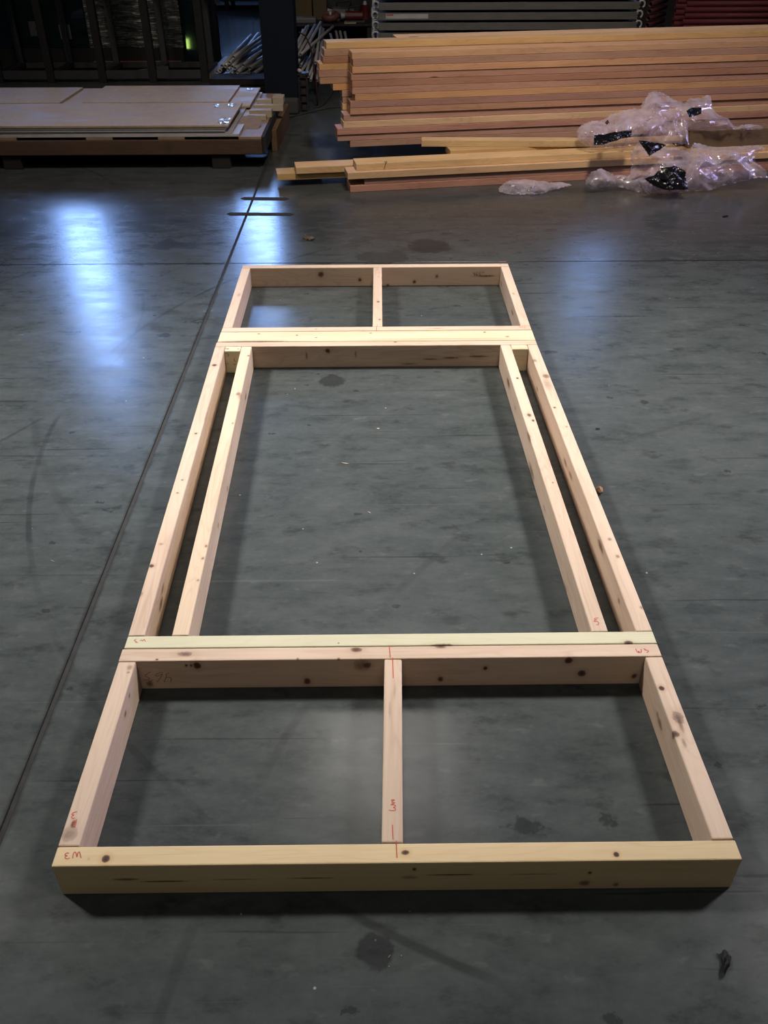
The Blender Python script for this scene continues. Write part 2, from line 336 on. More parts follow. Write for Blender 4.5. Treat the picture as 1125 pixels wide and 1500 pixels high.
B['jl'] = stud('jack_stud', .1158+h2, .564, .0829+h2, 2.0886, [(349, 577, TOP, 3.5, 1.3, .5), (352, 580, TOP, 3, 3, .3), (364, 521, TOP, 1.8, 1, .8), (341, 620, TOP, 1.5, 2, .4), (302, 800, TOP, 2, 1.6, .5), (297, 818, TOP, 2, 1.6, .5), (290, 850, TOP, 2, 1.2, .4), (359, 581, dict(X=.125), 2.6, 3.5, .7), (331, 716, dict(X=.135), 3, 2.5, .5), (318, 770, dict(X=.14), 3, 2, .5), (312, 838, dict(X=.15), 3, 2, .45)], base=(.51, .40, .285, 1))
B['jr'] = stud('jack_stud', 1.1068-h2, .564, 1.0836-h2, 2.0886, [(758, 554, TOP, 1.8, 1.4, .9), (775, 608, TOP, 3, 1.6, .7), (781, 616, TOP, 2, 1.6, .8), (770, 571, TOP, 1.5, 1, .5), (810, 707, TOP, 1.2, 1, .9), (743, 561, dict(X=1.045), 4, 3.5, .7), (772, 640, dict(X=1.05), 4, 4, .6), (780, 690, dict(X=1.06), 5, 5, .5), (752, 598, dict(X=1.045), 3, 3, .5), (800, 745, dict(X=1.065), 3, 4, .4), (830, 860, dict(X=1.068), 3, 4, .35)])
B['mr'] = stud('king_stud', 1.2077-h2, .564, 1.1841-h2, 2.0886, [(800, 551, TOP, 5, 1.4, .55), (802, 563, TOP, 6, 3, .22), (812.5, 597, TOP, 1.8, 1.3, .8), (830, 625, TOP, 2, 1, .4), (816, 632, TOP, 3, 1.8, .6), (783, 528, TOP, 3.6, 1.4, .35), (840, 692, TOP, 1.5, 1, .8), (858, 740, TOP, 2, 1.2, .5), (893, 790, TOP, 3, 1.2, .4), (905, 815, TOP, 3, 1.2, .4), (940, 890, TOP, 3, 1.2, .35), (827, 678, dict(X=1.155), 3, 4, .5), (834, 697, dict(X=1.155), 3, 4, .6), (880, 800, dict(X=1.165), 4, 4, .6), (787, 570, dict(X=1.15), 2, 3, .5), (905, 880, dict(X=1.165), 3, 2, .5)])
B['fl'] = stud('end_stud', -.0126+h2, 2.2596, -.0190+h2, 2.9102, [(350, 432, TOP, 3, 2, .2), (342, 465, dict(X=.026), 1.4, 3, .7), (348, 447, dict(X=.026), 2, 5, .25)])
B['fc'] = stud('cripple_stud', .5700+h2, 2.2596, .5752+h2-.002, 2.9102, [(554, 442, TOP, 2, 1.2, .8), (556, 468, TOP, 2, 1.4, .5)])
B['fr'] = stud('end_stud', 1.1836-h2, 2.2596, 1.1857-h2, 2.9102, [(750, 458, dict(X=1.145), 1.6, 5, .8), (734, 416, dict(X=1.147), 3, 2, .35), (752, 430, TOP, 2, 2, .25)])
B['bl'] = board('filler_block', (-.0157+T+.001, 2.0886-h2-g_), (.0829-.0008, 2.0886-h2-g_), T, H, 0, wm(GRN, YELD), frame, [(333, 511, TOP, 1.4, 2, .8), (349, 511, TOP, 1.2, 1, .7)])
B['br'] = board('filler_block', (1.0836+.001, 2.0886-h2-g_), (1.1841-T-.001, 2.0886-h2-g_), T, H, 0, wm(GRN, YELD), frame)
B['head']['label'] = 'thick pale cream header beam with grey stain band'
B['green']['label'] = 'pale green treated board'
B['front']['label'] = 'pale yellow board with dark round knots'
for k in ('bl', 'br'): B[k]['label'] = 'short pale green filler block'
# red and pencil handwriting on the boards
RED = plain('red_marker', (.42, .035, .02), .6); PEN = plain('brown_pencil', (.13, .06, .04), .7); REDF = plain('faded_red_marker', (.45, .14, .09), .7)
def marks(parent, label, plane, strokes, wpx, mat, lift):
    if len(strokes) > 1:
        for st in strokes: marks(parent, 'stroke of '+label, plane, [st], wpx, mat, lift)
        return
    bm = bmesh.new()
    n = Vector(lift).normalized()
    for st in strokes:
        P = [at(x, y, **plane)+n*.0005 for x, y in st]
        Q = []
        for a, b in zip(P, P[1:]): Q += [a.lerp(b, k/3) for k in range(3)]
        Q.append(P[-1])
        # smooth
        for _ in range(2): Q = [Q[0]]+[(Q[i-1]+Q[i]*2+Q[i+1])/4 for i in range(1, len(Q)-1)]+[Q[-1]]
        ww = wpx*(Q[0]-CAM).dot(fw)/FPX/2; prev = None
        for i, c in enumerate(Q):
            d = (Q[min(i+1, len(Q)-1)]-Q[max(i-1, 0)]).normalized(); s = n.cross(d)*ww
            v = (bm.verts.new(c-s), bm.verts.new(c+s))
            if prev: bm.faces.new((prev[0], v[0], v[1], prev[1]))
            prev = v
    o = mesh_obj('ink_mark', bm, mat); o.parent = parent; o.matrix_parent_inverse = MW[parent.name].inverted(); o['label'] = label
    return o
UPN = (0, 0, 1)
z1 = lambda pts, ox=60, oy=1160, s=5.625: [(ox+x/s, oy+y/s) for x, y in pts]
marks(B['front'], 'red handwritten W3, upside down', TOP, [
    z1([(232, 505), (215, 503), (202, 510), (197, 520), (206, 527), (222, 526), (206, 530), (198, 540), (203, 551), (218, 554), (238, 545)]),
    z1([(262, 549), (264, 520), (272, 500), (282, 495), (290, 505), (294, 530), (297, 543), (300, 520), (306, 500), (316, 493), (322, 505), (327, 530), (331, 546)])], 1.3, RED, UPN)
marks(B['nl'], 'red handwritten W3, sideways', TOP, [
    z1([(298, 165), (285, 165), (262, 175), (252, 185), (262, 193), (275, 190), (262, 196), (250, 206), (256, 218), (272, 222), (278, 212)]),
    z1([(296, 226), (290, 240), (272, 250), (264, 244)]), z1([(291, 246), (288, 262), (272, 268), (262, 262)]), z1([(286, 268), (280, 286), (255, 292), (284, 290)])], 1.2, RED, UPN)
z8 = lambda pts: [(530+x/4.054, 900+y/4.054) for x, y in pts]
marks(B['nc'], 'red handwritten W3, sideways, and a red centre line', TOP, [
    z8([(173, 1103), (200, 1101), (186, 1107), (175, 1113), (188, 1119), (200, 1118), (184, 1124), (172, 1131)]),
    z8([(172, 1131), (190, 1130), (202, 1136), (196, 1144), (184, 1146), (198, 1151), (203, 1160), (192, 1167), (176, 1166), (160, 1162)]),
    z8([(183, 258), (185, 320), (187, 380)]), z8([(182, 1250), (184, 1300), (186, 1338)])], 1.1, RED, UPN)
marks(B['front'], 'red layout line', TOP, [z8([(204, 1345), (206, 1400), (209, 1446)])], 1.3, RED, UPN)
marks(B['pink'], 'red layout line', TOP, [z8([(163, 190), (166, 220), (168, 258)])], 1.2, RED, UPN)
z3 = lambda pts: [(160+x/7.031, 900+y/7.031) for x, y in pts]
marks(B['green'], 'faded red handwritten W3, upside down', TOP, [
    z3([(280, 256), (262, 262), (255, 270), (270, 276), (280, 276), (268, 283), (275, 290), (298, 289)]),
    z3([(318, 272), (328, 262), (338, 268), (345, 278), (352, 262), (360, 256), (366, 266), (373, 282)])], 1.0, RED, UPN)
marks(B['pink'], 'faint red handwritten 46 5/8, upside down', dict(Y=YI), [
    z3([(425, 592), (395, 604), (366, 632), (385, 642), (412, 648), (415, 672), (395, 672), (360, 674)]), z3([(405, 676), (430, 692), (448, 678), (435, 672)]),
    z3([(556, 600), (530, 598), (500, 604), (470, 628), (485, 638), (520, 628), (548, 606), (545, 625), (525, 655), (495, 694)]),
    z3([(620, 605), (585, 608), (590, 640), (566, 694)]), z3([(588, 648), (630, 645), (645, 662), (632, 696)])], .9, PEN, (0, -1, 0))
z4 = lambda pts: [(830+x/6.25, 900+y/6.25) for x, y in pts]
marks(B['pink'], 'red handwritten W3', TOP, [
    z4([(632, 316), (640, 335), (655, 352), (662, 350), (658, 330), (664, 348), (675, 354), (684, 345), (683, 318)]), z4([(703, 316), (722, 318), (712, 328), (735, 326), (750, 334), (745, 346), (730, 349)])], 1.2, RED, UPN)
marks(B['jr'], 'red handwritten W3, sideways', TOP, [
    z4([(290, 32), (262, 34), (250, 44), (262, 50), (280, 48), (262, 54), (246, 62), (262, 68), (280, 66)]), z4([(280, 66), (292, 74), (296, 86), (284, 97), (268, 94)])], 1.0, RED, UPN)
z6 = lambda pts: [(690+x/7.892, 370+y/7.892) for x, y in pts]
marks(B['far'], 'pencilled 46 5/8 inches', dict(Y=2.9102), [
    z6([(25, 230), (28, 250), (50, 248)]), z6([(45, 228), (46, 270)]), z6([(70, 225), (58, 250), (70, 268), (80, 255), (62, 252)]), z6([(112, 225), (92, 230), (92, 245), (110, 243), (108, 260), (90, 262)]), z6([(130, 220), (132, 236)]), z6([(146, 220), (148, 236)])], .7, PEN, (0, -1, 0))
marks(B['far'], 'faded red scribble', TOP, [z6([(325, 105), (345, 112), (365, 103), (385, 112), (405, 104)]), z6([(325, 128), (350, 135)])], .8, REDF, UPN)
marks(B['cp'], 'faded red handwritten W3', TOP, [z6([(555, 855), (568, 870), (578, 856), (590, 870), (600, 855)]), z6([(612, 855), (632, 860), (615, 868), (630, 874)])], .8, REDF, UPN)
z7 = lambda pts: [(520+x/7.89, 370+y/7.89) for x, y in pts]
marks(B['cp'], 'red layout line', TOP, [z7([(249, 862), (248, 905)])], .8, RED, UPN)
marks(B['fc'], 'faint red marks', TOP, [z7([(257, 832), (255, 858)]), z7([(264, 182), (264, 205)]), z7([(262, 235), (280, 238), (292, 232)]), z7([(258, 280), (272, 275), (285, 290)])], .7, REDF, UPN)
z5 = lambda pts: [(310+x/7.892, 370+y/7.892) for x, y in pts]
marks(B['bl'], 'faint red lettering', dict(Y=2.0886-T-.0015), [z5([(165, 1165), (190, 1170), (200, 1190), (180, 1200)]), z5([(262, 1220), (258, 1250), (285, 1262)]), z5([(250, 1285), (265, 1300), (280, 1285)]), z5([(180, 1275), (195, 1290)])], .8, PEN, (0, -1, 0))
# ------------------------------------------------------------------ big lumber stack
FIR = wood('rough_fir', (.38, .215, .145, 1), (.22, .095, .045, 1), vary=.16)
FIRY = wood('yellow_fir', (.50, .30, .13, 1), (.30, .15, .06, 1), vary=.08)
PALE = wood('pale_pine', (.56, .38, .20, 1), (.33, .19, .09, 1), vary=.08)
OLD = wood('weathered_timber', (.13, .085, .05, 1), (.06, .035, .02, 1), vary=.1)
SY = math.radians(9.5); UX = Vector((math.cos(SY), math.sin(SY), 0)); UYv = Vector((-math.sin(SY), math.cos(SY), 0))
BW, PITCHZ, Z0 = .14, .0393, .115
def lumber(name, left, z, W, Hh, L, yaw, mat, label, group, cat='board', z1=None):
    "left: the front-left corner on plan"
    u = Vector((math.cos(yaw), math.sin(yaw), 0)); v = Vector((-u.y, u.x, 0))
    o = mesh_obj(name, board_mesh(L, W, Hh, .002), mat)
    o.location = Vector((left[0], left[1], z))+v*(W/2); o.rotation_euler = (0, 0, yaw)
    return tag(o, label, cat, group)
def ordn(i): return ['first', 'second', 'third', 'fourth', 'fifth', 'sixth', 'seventh', 'eighth', 'ninth', 'tenth', 'eleventh', 'twelfth', 'thirteenth', 'fourteenth', 'fifteenth', 'sixteenth'][i]
org = Vector((.43, 5.05, 0))
def along(px, py, off):   # where a pixel column meets the vertical plane of a column of boards
    n = UYv; D = fw + R_*((px-562.5)/FPX) - U_*((py-750)/FPX)
    p0 = org+n*off; t = (p0-CAM).dot(n)/D.dot(n); return (CAM+D*t-p0).dot(UX)
c1 = [(515.6, 80), (517, 90), (516, 101), (514.5, 112), (516, 123), (516, 133), (520, 144), (513, 153), (513, 163), (503.8, 173), (503, 183), (493.8, 192), (494.5, 201), (513, 211)]
mats1 = [FIRY, FIR, FIRY, FIR, FIR, FIR, FIRY, FIR, FIR, FIR, PALE, FIR, FIR, FIR]
for i, (px, py) in enumerate(c1):
    z = Z0+(13-i)*PITCHZ; s = along(px, py, 0); off = random.uniform(-.004, .011) - (.008 if i in (6, 10) else 0)
    p = org+UX*s+UYv*off
    lumber('lumber_board', p, z, BW, .0381, 4.2+random.uniform(-.2, .2), SY+random.uniform(-.0025, .0025), mats1[i],
           'reddish fir board on the front face of the big lumber stack, %s from its top' % ordn(i) if i not in (10,) else 'pale yellow board in the front face of the big lumber stack, low down', 'boards in the big lumber stack')
c2 = [(478, 66), (475, 76), (473, 85), (467.5, 95), (467, 104), (468.7, 115), (487.7, 125), (501, 133), (502, 142), (501.5, 152)]
for i in range(15):
    z = Z0+(14-i)*PITCHZ
    if i < len(c2): s = along(c2[i][0], c2[i][1], BW+.012)
    else: s = .08
    p = org+UX*s+UYv*(BW+.012+random.uniform(0, .005))
    lb = ('board jutting left from the second row of the lumber stack, %s from its top' % ordn(i)) if i < len(c2) else 'board hidden low in the second row of the lumber stack'
    if i == 0: lb = 'topmost long board lying across the whole top of the lumber stack'
    lumber('lumber_board', p, z, BW, .0381, 4.3, SY, [FIRY, FIR][i % 3 > 0] if i else FIRY, lb, 'boards in the big lumber stack')
zt = Z0+14*PITCHZ
s3 = along(581, 50, 2*BW+.026)
for k in range(2):
    p = org+UX*(s3+.05*k)+UYv*(2*BW+.026)
    lumber('lumber_board', p, zt-PITCHZ*k, BW, .0381, 4.0, SY, PALE if k == 0 else FIR,
       'pale board behind the topmost board at the back of the lumber stack' if k == 0 else 'board under the rearmost top board of the lumber stack', 'boards in the big lumber stack')
# cross bearers and a rear bearer block that carries the back boards
for k, s in enumerate((.85, 2.1, 3.4)):
    p = org+UX*s-UYv*.34
    bm = board_mesh(.95, .0889, .0889, .003); o = mesh_obj('bearer', bm, OLD)
    o.location = p+Vector((0, 0, 0)); o.rotation_euler = (0, 0, SY+math.pi/2); tag(o, 'dark timber bearer under the big lumber stack, %s from the left' % ordn(k), 'timber', 'bearers under the lumber stack')
    q = org+UX*s-UYv*.33
    o = mesh_obj('packing_strip', board_mesh(.93, .0889, .0255, .002), OLD); o.location = q+Vector((0, 0, .0892)); o.rotation_euler = (0, 0, SY+math.pi/2)
    tag(o, 'thin packing strip on top of the %s bearer of the lumber stack' % ordn(k), 'timber', 'packing strips under the lumber stack')
    hh = zt-PITCHZ-Z0-.001
    r = org+UX*(s+.05)+UYv*(2*BW+.09)
    o = mesh_obj('timber_post', board_mesh(.0889, .0889, hh, .003), OLD); o.location = r+Vector((0, 0, Z0+.0005)); o.rotation_euler = (0, 0, SY)
    tag(o, 'short post carrying the rear boards of the lumber stack', 'timber', 'posts behind the lumber stack')
# ------------------------------------------------------------------ small pile in front of it
PY = math.radians(9.5)
G2 = 'boards in the low front pile'
lumber('lumber_board', (.434, 4.43), 0, BW, .0381, 4.2, PY, FIR, 'reddish board at the very bottom of the low front pile', G2)
lumber('lumber_board', (.520, 4.45), .0386, BW-.01, .0381, 4.2, PY, FIR, 'reddish board set back, second from the floor in the low front pile', G2)
lumber('lumber_board', (.421, 4.418), .0772, BW, .0381, 4.3, PY, PALE, 'pale knotty board under the top board of the low front pile', G2)
lumber('lumber_board', (.473, 4.462), .1158, BW, .0381, 4.3, PY-.004, PALE, 'top board of the low front pile with small green grade stamp', G2)
lumber('lumber_board', (.72, 4.64), 0, .10, .0381, 3.9, PY, FIR, 'board hidden behind the bottom board of the low front pile', G2)
lumber('lumber_board', (-.012, 4.552), .0386, BW, .0381, 1.8, PY-.017, FIRY, 'lower of two boards jutting out leftmost from the low front pile', G2)
lumber('lumber_board', (.106, 4.546), .0772, BW, .0381, 1.8, PY-.017, PALE, 'upper of two pale boards jutting left from the low front pile', G2)
# grade stamp on the top board
stamp_t = [o for o in COL.objects if o.get('label', '').startswith('top board of the low')][0]
bm = bmesh.new()
P = [at(x, y, z=.1158+.0386) for x, y in ((563, 240), (566.5, 236.5), (567.8, 236.4), (564.5, 240), )]
bm.faces.new([bm.verts.new(p) for p in P]); P = [at(x, y, z=.1158+.0386) for x, y in ((563, 236.8), (567, 236.3), (566.8, 237.3), (563, 237.8))]
bm.faces.new([bm.verts.new(p) for p in P])
o = mesh_obj('grade_stamp', bm, plain('green_ink', (.02, .12, .07), .7)); o.parent = stamp_t
o.matrix_parent_inverse = (Matrix.Translation(stamp_t.location) @ Matrix.Rotation(stamp_t.rotation_euler.z, 4, 'Z')).inverted(); o['label'] = 'dark green ink stamp'
# two loose boards between pile and stack
lumber('lumber_board', (1.056, 4.785), .1155, BW, .0381, 2.9, SY-.006, FIRY, 'wide loose board lying behind the low front pile', 'loose boards beside the stack')
lumber('lumber_board', (.880, 4.885), .1542, .0889, .0381, 1.15, -.03, PALE, 'short pale board lying askew against the foot of the lumber stack', 'loose boards beside the stack')
DBR = wood('dull_brown_timber', (.17, .115, .07, 1), (.09, .055, .03, 1))
gl = at(1008, 213, Y=4.80)
lumber('thick_timber', (gl.x, 4.80), .1545, .09, .1, 1.9, SY, DBR, 'thick dull brown timber lying over the plastic at right of the front pile', None, 'timber')
# ------------------------------------------------------------------ crumpled plastic
def film(name, tint, alpha, rough=.22, black=False):
    t = NT(name)
    if black:
        return t.out((.006, .006, .008, 1), .22, spec=.7)
    nt = t.t; out = nt.nodes['Material Output']
    tr = t.n('ShaderNodeBsdfTransparent'); tr.inputs[0].default_value = (.93, .92, .96, 1)
    gl_ = t.n('ShaderNodeBsdfGlossy'); gl_.inputs[0].default_value = (.9, .88, 1, 1); gl_.inputs['Roughness'].default_value = rough
    df = t.n('ShaderNodeBsdfDiffuse'); df.inputs[0].default_value = tint
    tl = t.n('ShaderNodeBsdfTranslucent'); tl.inputs[0].default_value = tint
    a = t.n('ShaderNodeMixShader'); a.inputs[0].default_value = .35; nt.links.new(df.outputs[0], a.inputs[1]); nt.links.new(tl.outputs[0], a.inputs[2])
    b = t.n('ShaderNodeMixShader'); fr = t.n('ShaderNodeLayerWeight'); fr.inputs[0].default_value = .35
    nt.links.new(t.rng(fr.outputs['Facing'], 0, 1, .12, .6), b.inputs[0]); nt.links.new(a.outputs[0], b.inputs[1]); nt.links.new(gl_.outputs[0], b.inputs[2])
    c = t.n('ShaderNodeMixShader'); n = t.noise(t.pos(), 11, 4, .6)
    lw = t.n('ShaderNodeLayerWeight'); lw.inputs[0].default_value = .45
    al = t.math('ADD', t.rng(n, .36, .64, alpha-.16, alpha+.26), t.math('MULTIPLY', lw.outputs['Facing'], .55), clamp=True)
    nt.links.new(al, c.inputs[0]); nt.links.new(tr.outputs[0], c.inputs[1]); nt.links.new(b.outputs[0], c.inputs[2])
    nt.links.new(c.outputs[0], out.inputs['Surface'])
    return t.m
FILM = film('clear_plastic_film', (.80, .72, .84, 1), .20, .14); BLK = film('black_plastic_film', None, 1, black=True)
def crumple(p, f, amp, seed):
    q = p*f*.42+Vector((seed*7.1, seed*3.3, seed*1.7)); n = noise.noise_vector(q*.9)
    q = q+n*.9
    r1 = 1-abs(noise.noise(q))*2.4; r2 = (1-abs(noise.noise(q*2.1+Vector((5, 1, 2))))*3)
    return Vector((n.x*.9, n.y*.9, r1*1.2+max(0, r2)*.7-.8))*amp
def heap(name, outline, base, label, cat, mat, amp=.035, freq=9, seed=0, parent=None, res=.013, zbase=None, lean=None):
    """a billowing crumpled sheet standing on plane Y=f(x); outline: photo silhouette as (px,py) polygon measured on the depth planes
    yb (bottom) .. yt (top), so that the sheet leans back with real depth"""
    yb, yt = base
    poly = outline; x0 = min(p[0] for p in poly); x1 = max(p[0] for p in poly); y0 = min(p[1] for p in poly); y1 = max(p[1] for p in poly)
    step = res*190
    nx = int((x1-x0)/step)+1; ny = int((y1-y0)/step)+1
    def inside(x, y):
        c = False; j = len(poly)-1
        for i in range(len(poly)):
            xi_, yi_ = poly[i]; xj, yj = poly[j]
            if (yi_ > y) != (yj > y) and x < (xj-xi_)*(y-yi_)/(yj-yi_)+xi_: c = not c
            j = i
        return c
    def edge(x, y):
        m = 1e9
        for i in range(len(poly)):
            a = Vector(poly[i]); b = Vector(poly[i-1]); ab = b-a; t_ = max(0, min(1, (Vector((x, y))-a).dot(ab)/ab.length_squared)); m = min(m, (Vector((x, y))-a-ab*t_).length)
        return m
    def snap(x, y):
        best = (1e9, None)
        for i in range(len(poly)):
            a = Vector(poly[i]); b = Vector(poly[i-1]); ab = b-a; t_ = max(0, min(1, (Vector((x, y))-a).dot(ab)/ab.length_squared)); c = a+ab*t_
            if (Vector((x, y))-c).length < best[0]: best = ((Vector((x, y))-c).length, c)
        return best[1]
    bm = bmesh.new(); V = {}
    for j in range(ny+1):
        for i in range(nx+1):
            x = x0+(x1-x0)*i/nx; y = y0+(y1-y0)*j/ny
            jx = x+2.2*noise.noise(Vector((x*.13, y*.13, seed))); jy = y+2.2*noise.noise(Vector((x*.13, y*.13, seed+9)))
            if not inside(jx, jy):
                if edge(x, y) > step*.8: continue
                x, y = snap(x, y)
            f = (y1-y)/(y1-y0); e = min(1, edge(jx, jy)/(.3*min(x1-x0, y1-y0)))
            Y = yb+(yt-yb)*f - .10*math.sqrt(e)*(lean or 1)
            P = at(x, y, Y=Y); d = crumple(P, freq, amp*(.35+.65*e), seed)
            V[i, j] = bm.verts.new(P+Vector((d.x*.7, -d.z*1.5, d.y*.7)))
            if V[i, j].co.z < .004: V[i, j].co.z = .004
    for (i, j) in list(V):
        q = [(i, j), (i+1, j), (i+1, j+1), (i, j+1)]
        if all(k in V for k in q):
            a, b, c, d = [V[k] for k in q]
            if (i+j) % 2: bm.faces.new((a, b, c)); bm.faces.new((a, c, d))
            else: bm.faces.new((a, b, d)); bm.faces.new((b, c, d))
    bmesh.ops.delete(bm, geom=[v for v in bm.verts if not v.link_faces], context='VERTS')
    o = mesh_obj(name, bm, mat, parent, mat is FILM)
    if parent is None: tag(o, label, cat, 'plastic sheeting on the lumber')
    return o
up_poly = [(846, 190), (852, 183), (866, 177), (884, 176), (893, 166), (908, 161), (930, 157), (943, 160), (944, 146), (951, 134), (958, 132), (972, 137), (988, 147), (1003, 150), (1012, 143), (1027, 144), (1036, 139), (1043, 142), (1044, 158), (1052, 168), (1066, 172), (1078, 186), (1090, 182), (1118, 184), (1124, 188), (1118, 191), (1008, 190), (1008, 212), (960, 214), (925, 213), (900, 217), (868, 217), (852, 210), (846, 200)]
hp = heap('plastic_sheet', up_poly, (4.74, 5.02), 'big billowing heap of clear plastic sheeting leaning on the lumber stack', 'plastic sheet', FILM, amp=.05, freq=7, seed=1)
heap('plastic_fold', [(846, 192), (868, 178), (900, 180), (930, 170), (944, 150), (957, 136), (985, 160), (1006, 172), (1006, 196), (980, 200), (930, 196), (872, 210), (850, 205)], (4.78, 5.03), '', '', FILM, .05, 8, 5, hp)
for k, (pl) in enumerate(([(870, 198), (885, 197), (900, 193), (925, 191), (925, 201), (905, 205), (884, 211), (870, 212)], [(886, 180), (890, 176), (893, 180), (889, 183)], [(1005, 163), (1012, 157), (1027, 157), (1026, 167), (1010, 172)])):
    o = heap('black_panel', pl, (4.52, 4.62), '', '', BLK, .012, 22, 11+k, hp, res=.008, lean=.2); o['label'] = 'black printed patch of the sheeting'
low_poly = [(858, 259), (864, 250), (880, 247), (900, 256), (920, 258), (924, 240), (921, 222), (930, 210), (945, 212), (985, 214), (1008, 218), (1016, 207), (1040, 214), (1080, 214), (1112, 213), (1123, 216), (1108, 226), (1104, 236), (1122, 250), (1124, 262), (1112, 262), (1060, 270), (1044, 278), (1020, 280), (1000, 279), (965, 285), (936, 286), (930, 281), (915, 276), (892, 272), (862, 276), (856, 268)]
lp = heap('plastic_sheet', low_poly, (4.39, 4.62), 'lower heap of clear plastic sheeting draped over the front pile to the floor', 'plastic sheet', FILM, amp=.045, freq=8, seed=2)
heap('plastic_fold', [(930, 266), (960, 250), (1000, 262), (1010, 240), (1030, 222), (1050, 236), (1076, 220), (1098, 232), (1110, 258), (1050, 270), (1000, 279), (950, 284)], (4.38, 4.52), '', '', FILM, .05, 9, 6, lp)
for k, pl in enumerate(([(934, 206), (950, 207), (976, 211), (968, 219), (951, 229), (944, 219)], [(943, 262), (958, 256), (968, 246), (988, 243), (1003, 250), (1006, 262), (1008, 279), (992, 277), (972, 278), (955, 272)], [(985, 209), (1004, 209), (1003, 213), (990, 214)])):
    o = heap('black_panel', pl, ((4.34, 4.22, 4.4)[k], (4.40, 4.28, 4.44)[k]), '', '', BLK, .02, 20, 21+k, lp, res=.007, lean=.3); o['label'] = 'black printed patch of the sheeting'
heap('plastic_sheet', [(730, 276), (738, 269), (752, 265), (775, 264), (800, 266), (826, 268), (838, 271), (826, 275), (810, 277), (795, 283), (775, 285), (745, 284), (731, 281)], (4.36, 4.52), 'small flat scrap of clear plastic on the floor in front of the lumber', 'plastic sheet', FILM, amp=.016, freq=16, seed=3, res=.009, lean=.3)
# ------------------------------------------------------------------ panels on a timber skid, left
SKID = wood('grubby_skid_timber', (.075, .045, .032, 1), (.035, .026, .018, 1), [((2.6, 0, .05), (.02, .04, .03), .9), ((2.3, 0, .04), (.02, .04, .02), .5)], grain=1.3)
SHADED = plain('shaded_dark_timber', (.009, .007, .006), .9)  # near black puts the shade under the skid into the feet; end board too
skid = thing('timber_skid', 'low dark timber skid under the panel stack', 'pallet', (0, 0, 0))
for y in (4.98, 5.66, 6.36):
    bm = board_mesh(3.2, .09, .09, .004); o = mesh_obj('beam', bm, SKID, skid); o.location = (-3.345, y+.045, .09)
for x in (-2.75, -1.78, -.42):
    for y in (5.0, 5.68, 6.38): box('foot', (x-.06, y, 0), (x+.06, y+.08, .0895), SHADED, skid, .004)
PLS = wood('deck_timber', (.24, .17, .115, 1), (.12, .075, .05, 1))
for x, ww in ((-2.35, .2), (-1.78, .14), (-1.18, .17), (-.72, .17), (-.217, .145)):
    o = mesh_obj('deck_board', board_mesh(1.47, ww, .017, .002), PLS, skid); o.location = (x, 4.985, .1803); o.rotation_euler = (0, 0, math.pi/2)
def panel_mat():
    t = NT('filmed_panel'); o = t.pos()
    n = t.noise(t.scale(o, (2.5, 6, 1)), 1.4, 5, .6, 1.2); n2 = t.noise(o, 30, 3)
    c = t.mix(t.rng(n, .3, .7), (.29, .215, .13, 1), (.42, .315, .20, 1)); c = t.mix(t.rng(n2, .5, .75, 0, .3), c, (.5, .45, .38, 1))
    t.bump(n2, .15); return t.out(c, t.rng(n, .35, .65, .5, .7), spec=.12)
PAN = panel_mat(); PANW = plain('grey_white_panel', (.36, .34, .35), .6)
def sheet(x0, x1, y0, y1, z, th, label, mat=PAN, rz=0):
    o = mesh_obj('panel_sheet', board_mesh(x1-x0, y1-y0, th, .0012), mat); o.location = (x0, (y0+y1)/2, z); o.rotation_euler = (0, 0, rz)
    return tag(o, label, 'panel', 'sheets in the panel stack')
z = .198
sheet(-3.25, -.285, 4.985, 6.42, z, .0155, 'lowest and longest grey white sheet of the panel stack', PANW); z += .016
sheet(-3.25, -.33, 4.99, 6.40, z, .0125, 'second sheet from the bottom of the panel stack', PANW); z += .0155
sheet(-3.25, -.372, 4.982, 5.72, z, .0125, 'third sheet from the bottom of the panel stack, front half', PANW)
sheet(-3.25, -.30, 5.735, 6.44, z, .0125, 'rear sheet sticking out right under the top rear panels', PAN); zr = z+.013; z += .014
sheet(-3.25, -.362, 4.978, 5.71, z, .0125, 'sheet just below the top front panel of the stack', PANW); z += .013
sheet(-3.25, -.345, 4.972, 5.70, z, .0125, 'top front panel of the stack, tan and glossy with pale scuffs', PAN)
sheet(-1.50, -.46, 5.80, 6.45, zr, .0145, 'top rear right panel of the stack with straight cut ends', PAN)
sheet(-3.25, -1.66, 5.80, 6.40, zr, .0145, 'top rear left panel of the stack', PAN, -.004)
o = box('end_board', (-.144, 4.99, .09), (-.125, 6.45, .194), SHADED, skid, .002)
# glossy wrapper scraps on the panel corner
WRAP = NT('clear_wrap'); WRAP = WRAP.out((.75, .78, .9, 1), .12, spec=.8)
def scrap(name, poly, z, mat, label, cat, amp=.004, seed=0, th=.0008, group=None):
    c = sum((Vector((p[0], p[1])) for p in poly), Vector((0, 0)))/len(poly)
    bm = bmesh.new(); rings = []
    for k in (1.0, .66, .33):
        ring = []
        for i in range(len(poly)*3):
            a = Vector(poly[i//3]); b = Vector(poly[(i//3+1) % len(poly)]); q = a.lerp(b, (i % 3)/3); q = c+(q-c)*k
            ring.append(bm.verts.new((q.x, q.y, z+.001+abs(noise.noise(Vector((q.x*40, q.y*40, seed))))*amp*2+ (amp if k < 1 else 0)*.5)))
        rings.append(ring)
    ce = bm.verts.new((c.x, c.y, z+.001+amp*.6)); n = len(rings[0])
    for a, b in zip(rings, rings[1:]):
        for i in range(n): bm.faces.new((a[i], a[(i+1) % n], b[(i+1) % n], b[i]))
    for i in range(n): bm.faces.new((rings[-1][i], rings[-1][(i+1) % n], ce))
    bmesh.ops.solidify(bm, geom=list(bm.faces), thickness=-th)
    o = mesh_obj(name, bm, mat); return tag(o, label, cat, group) if label else o
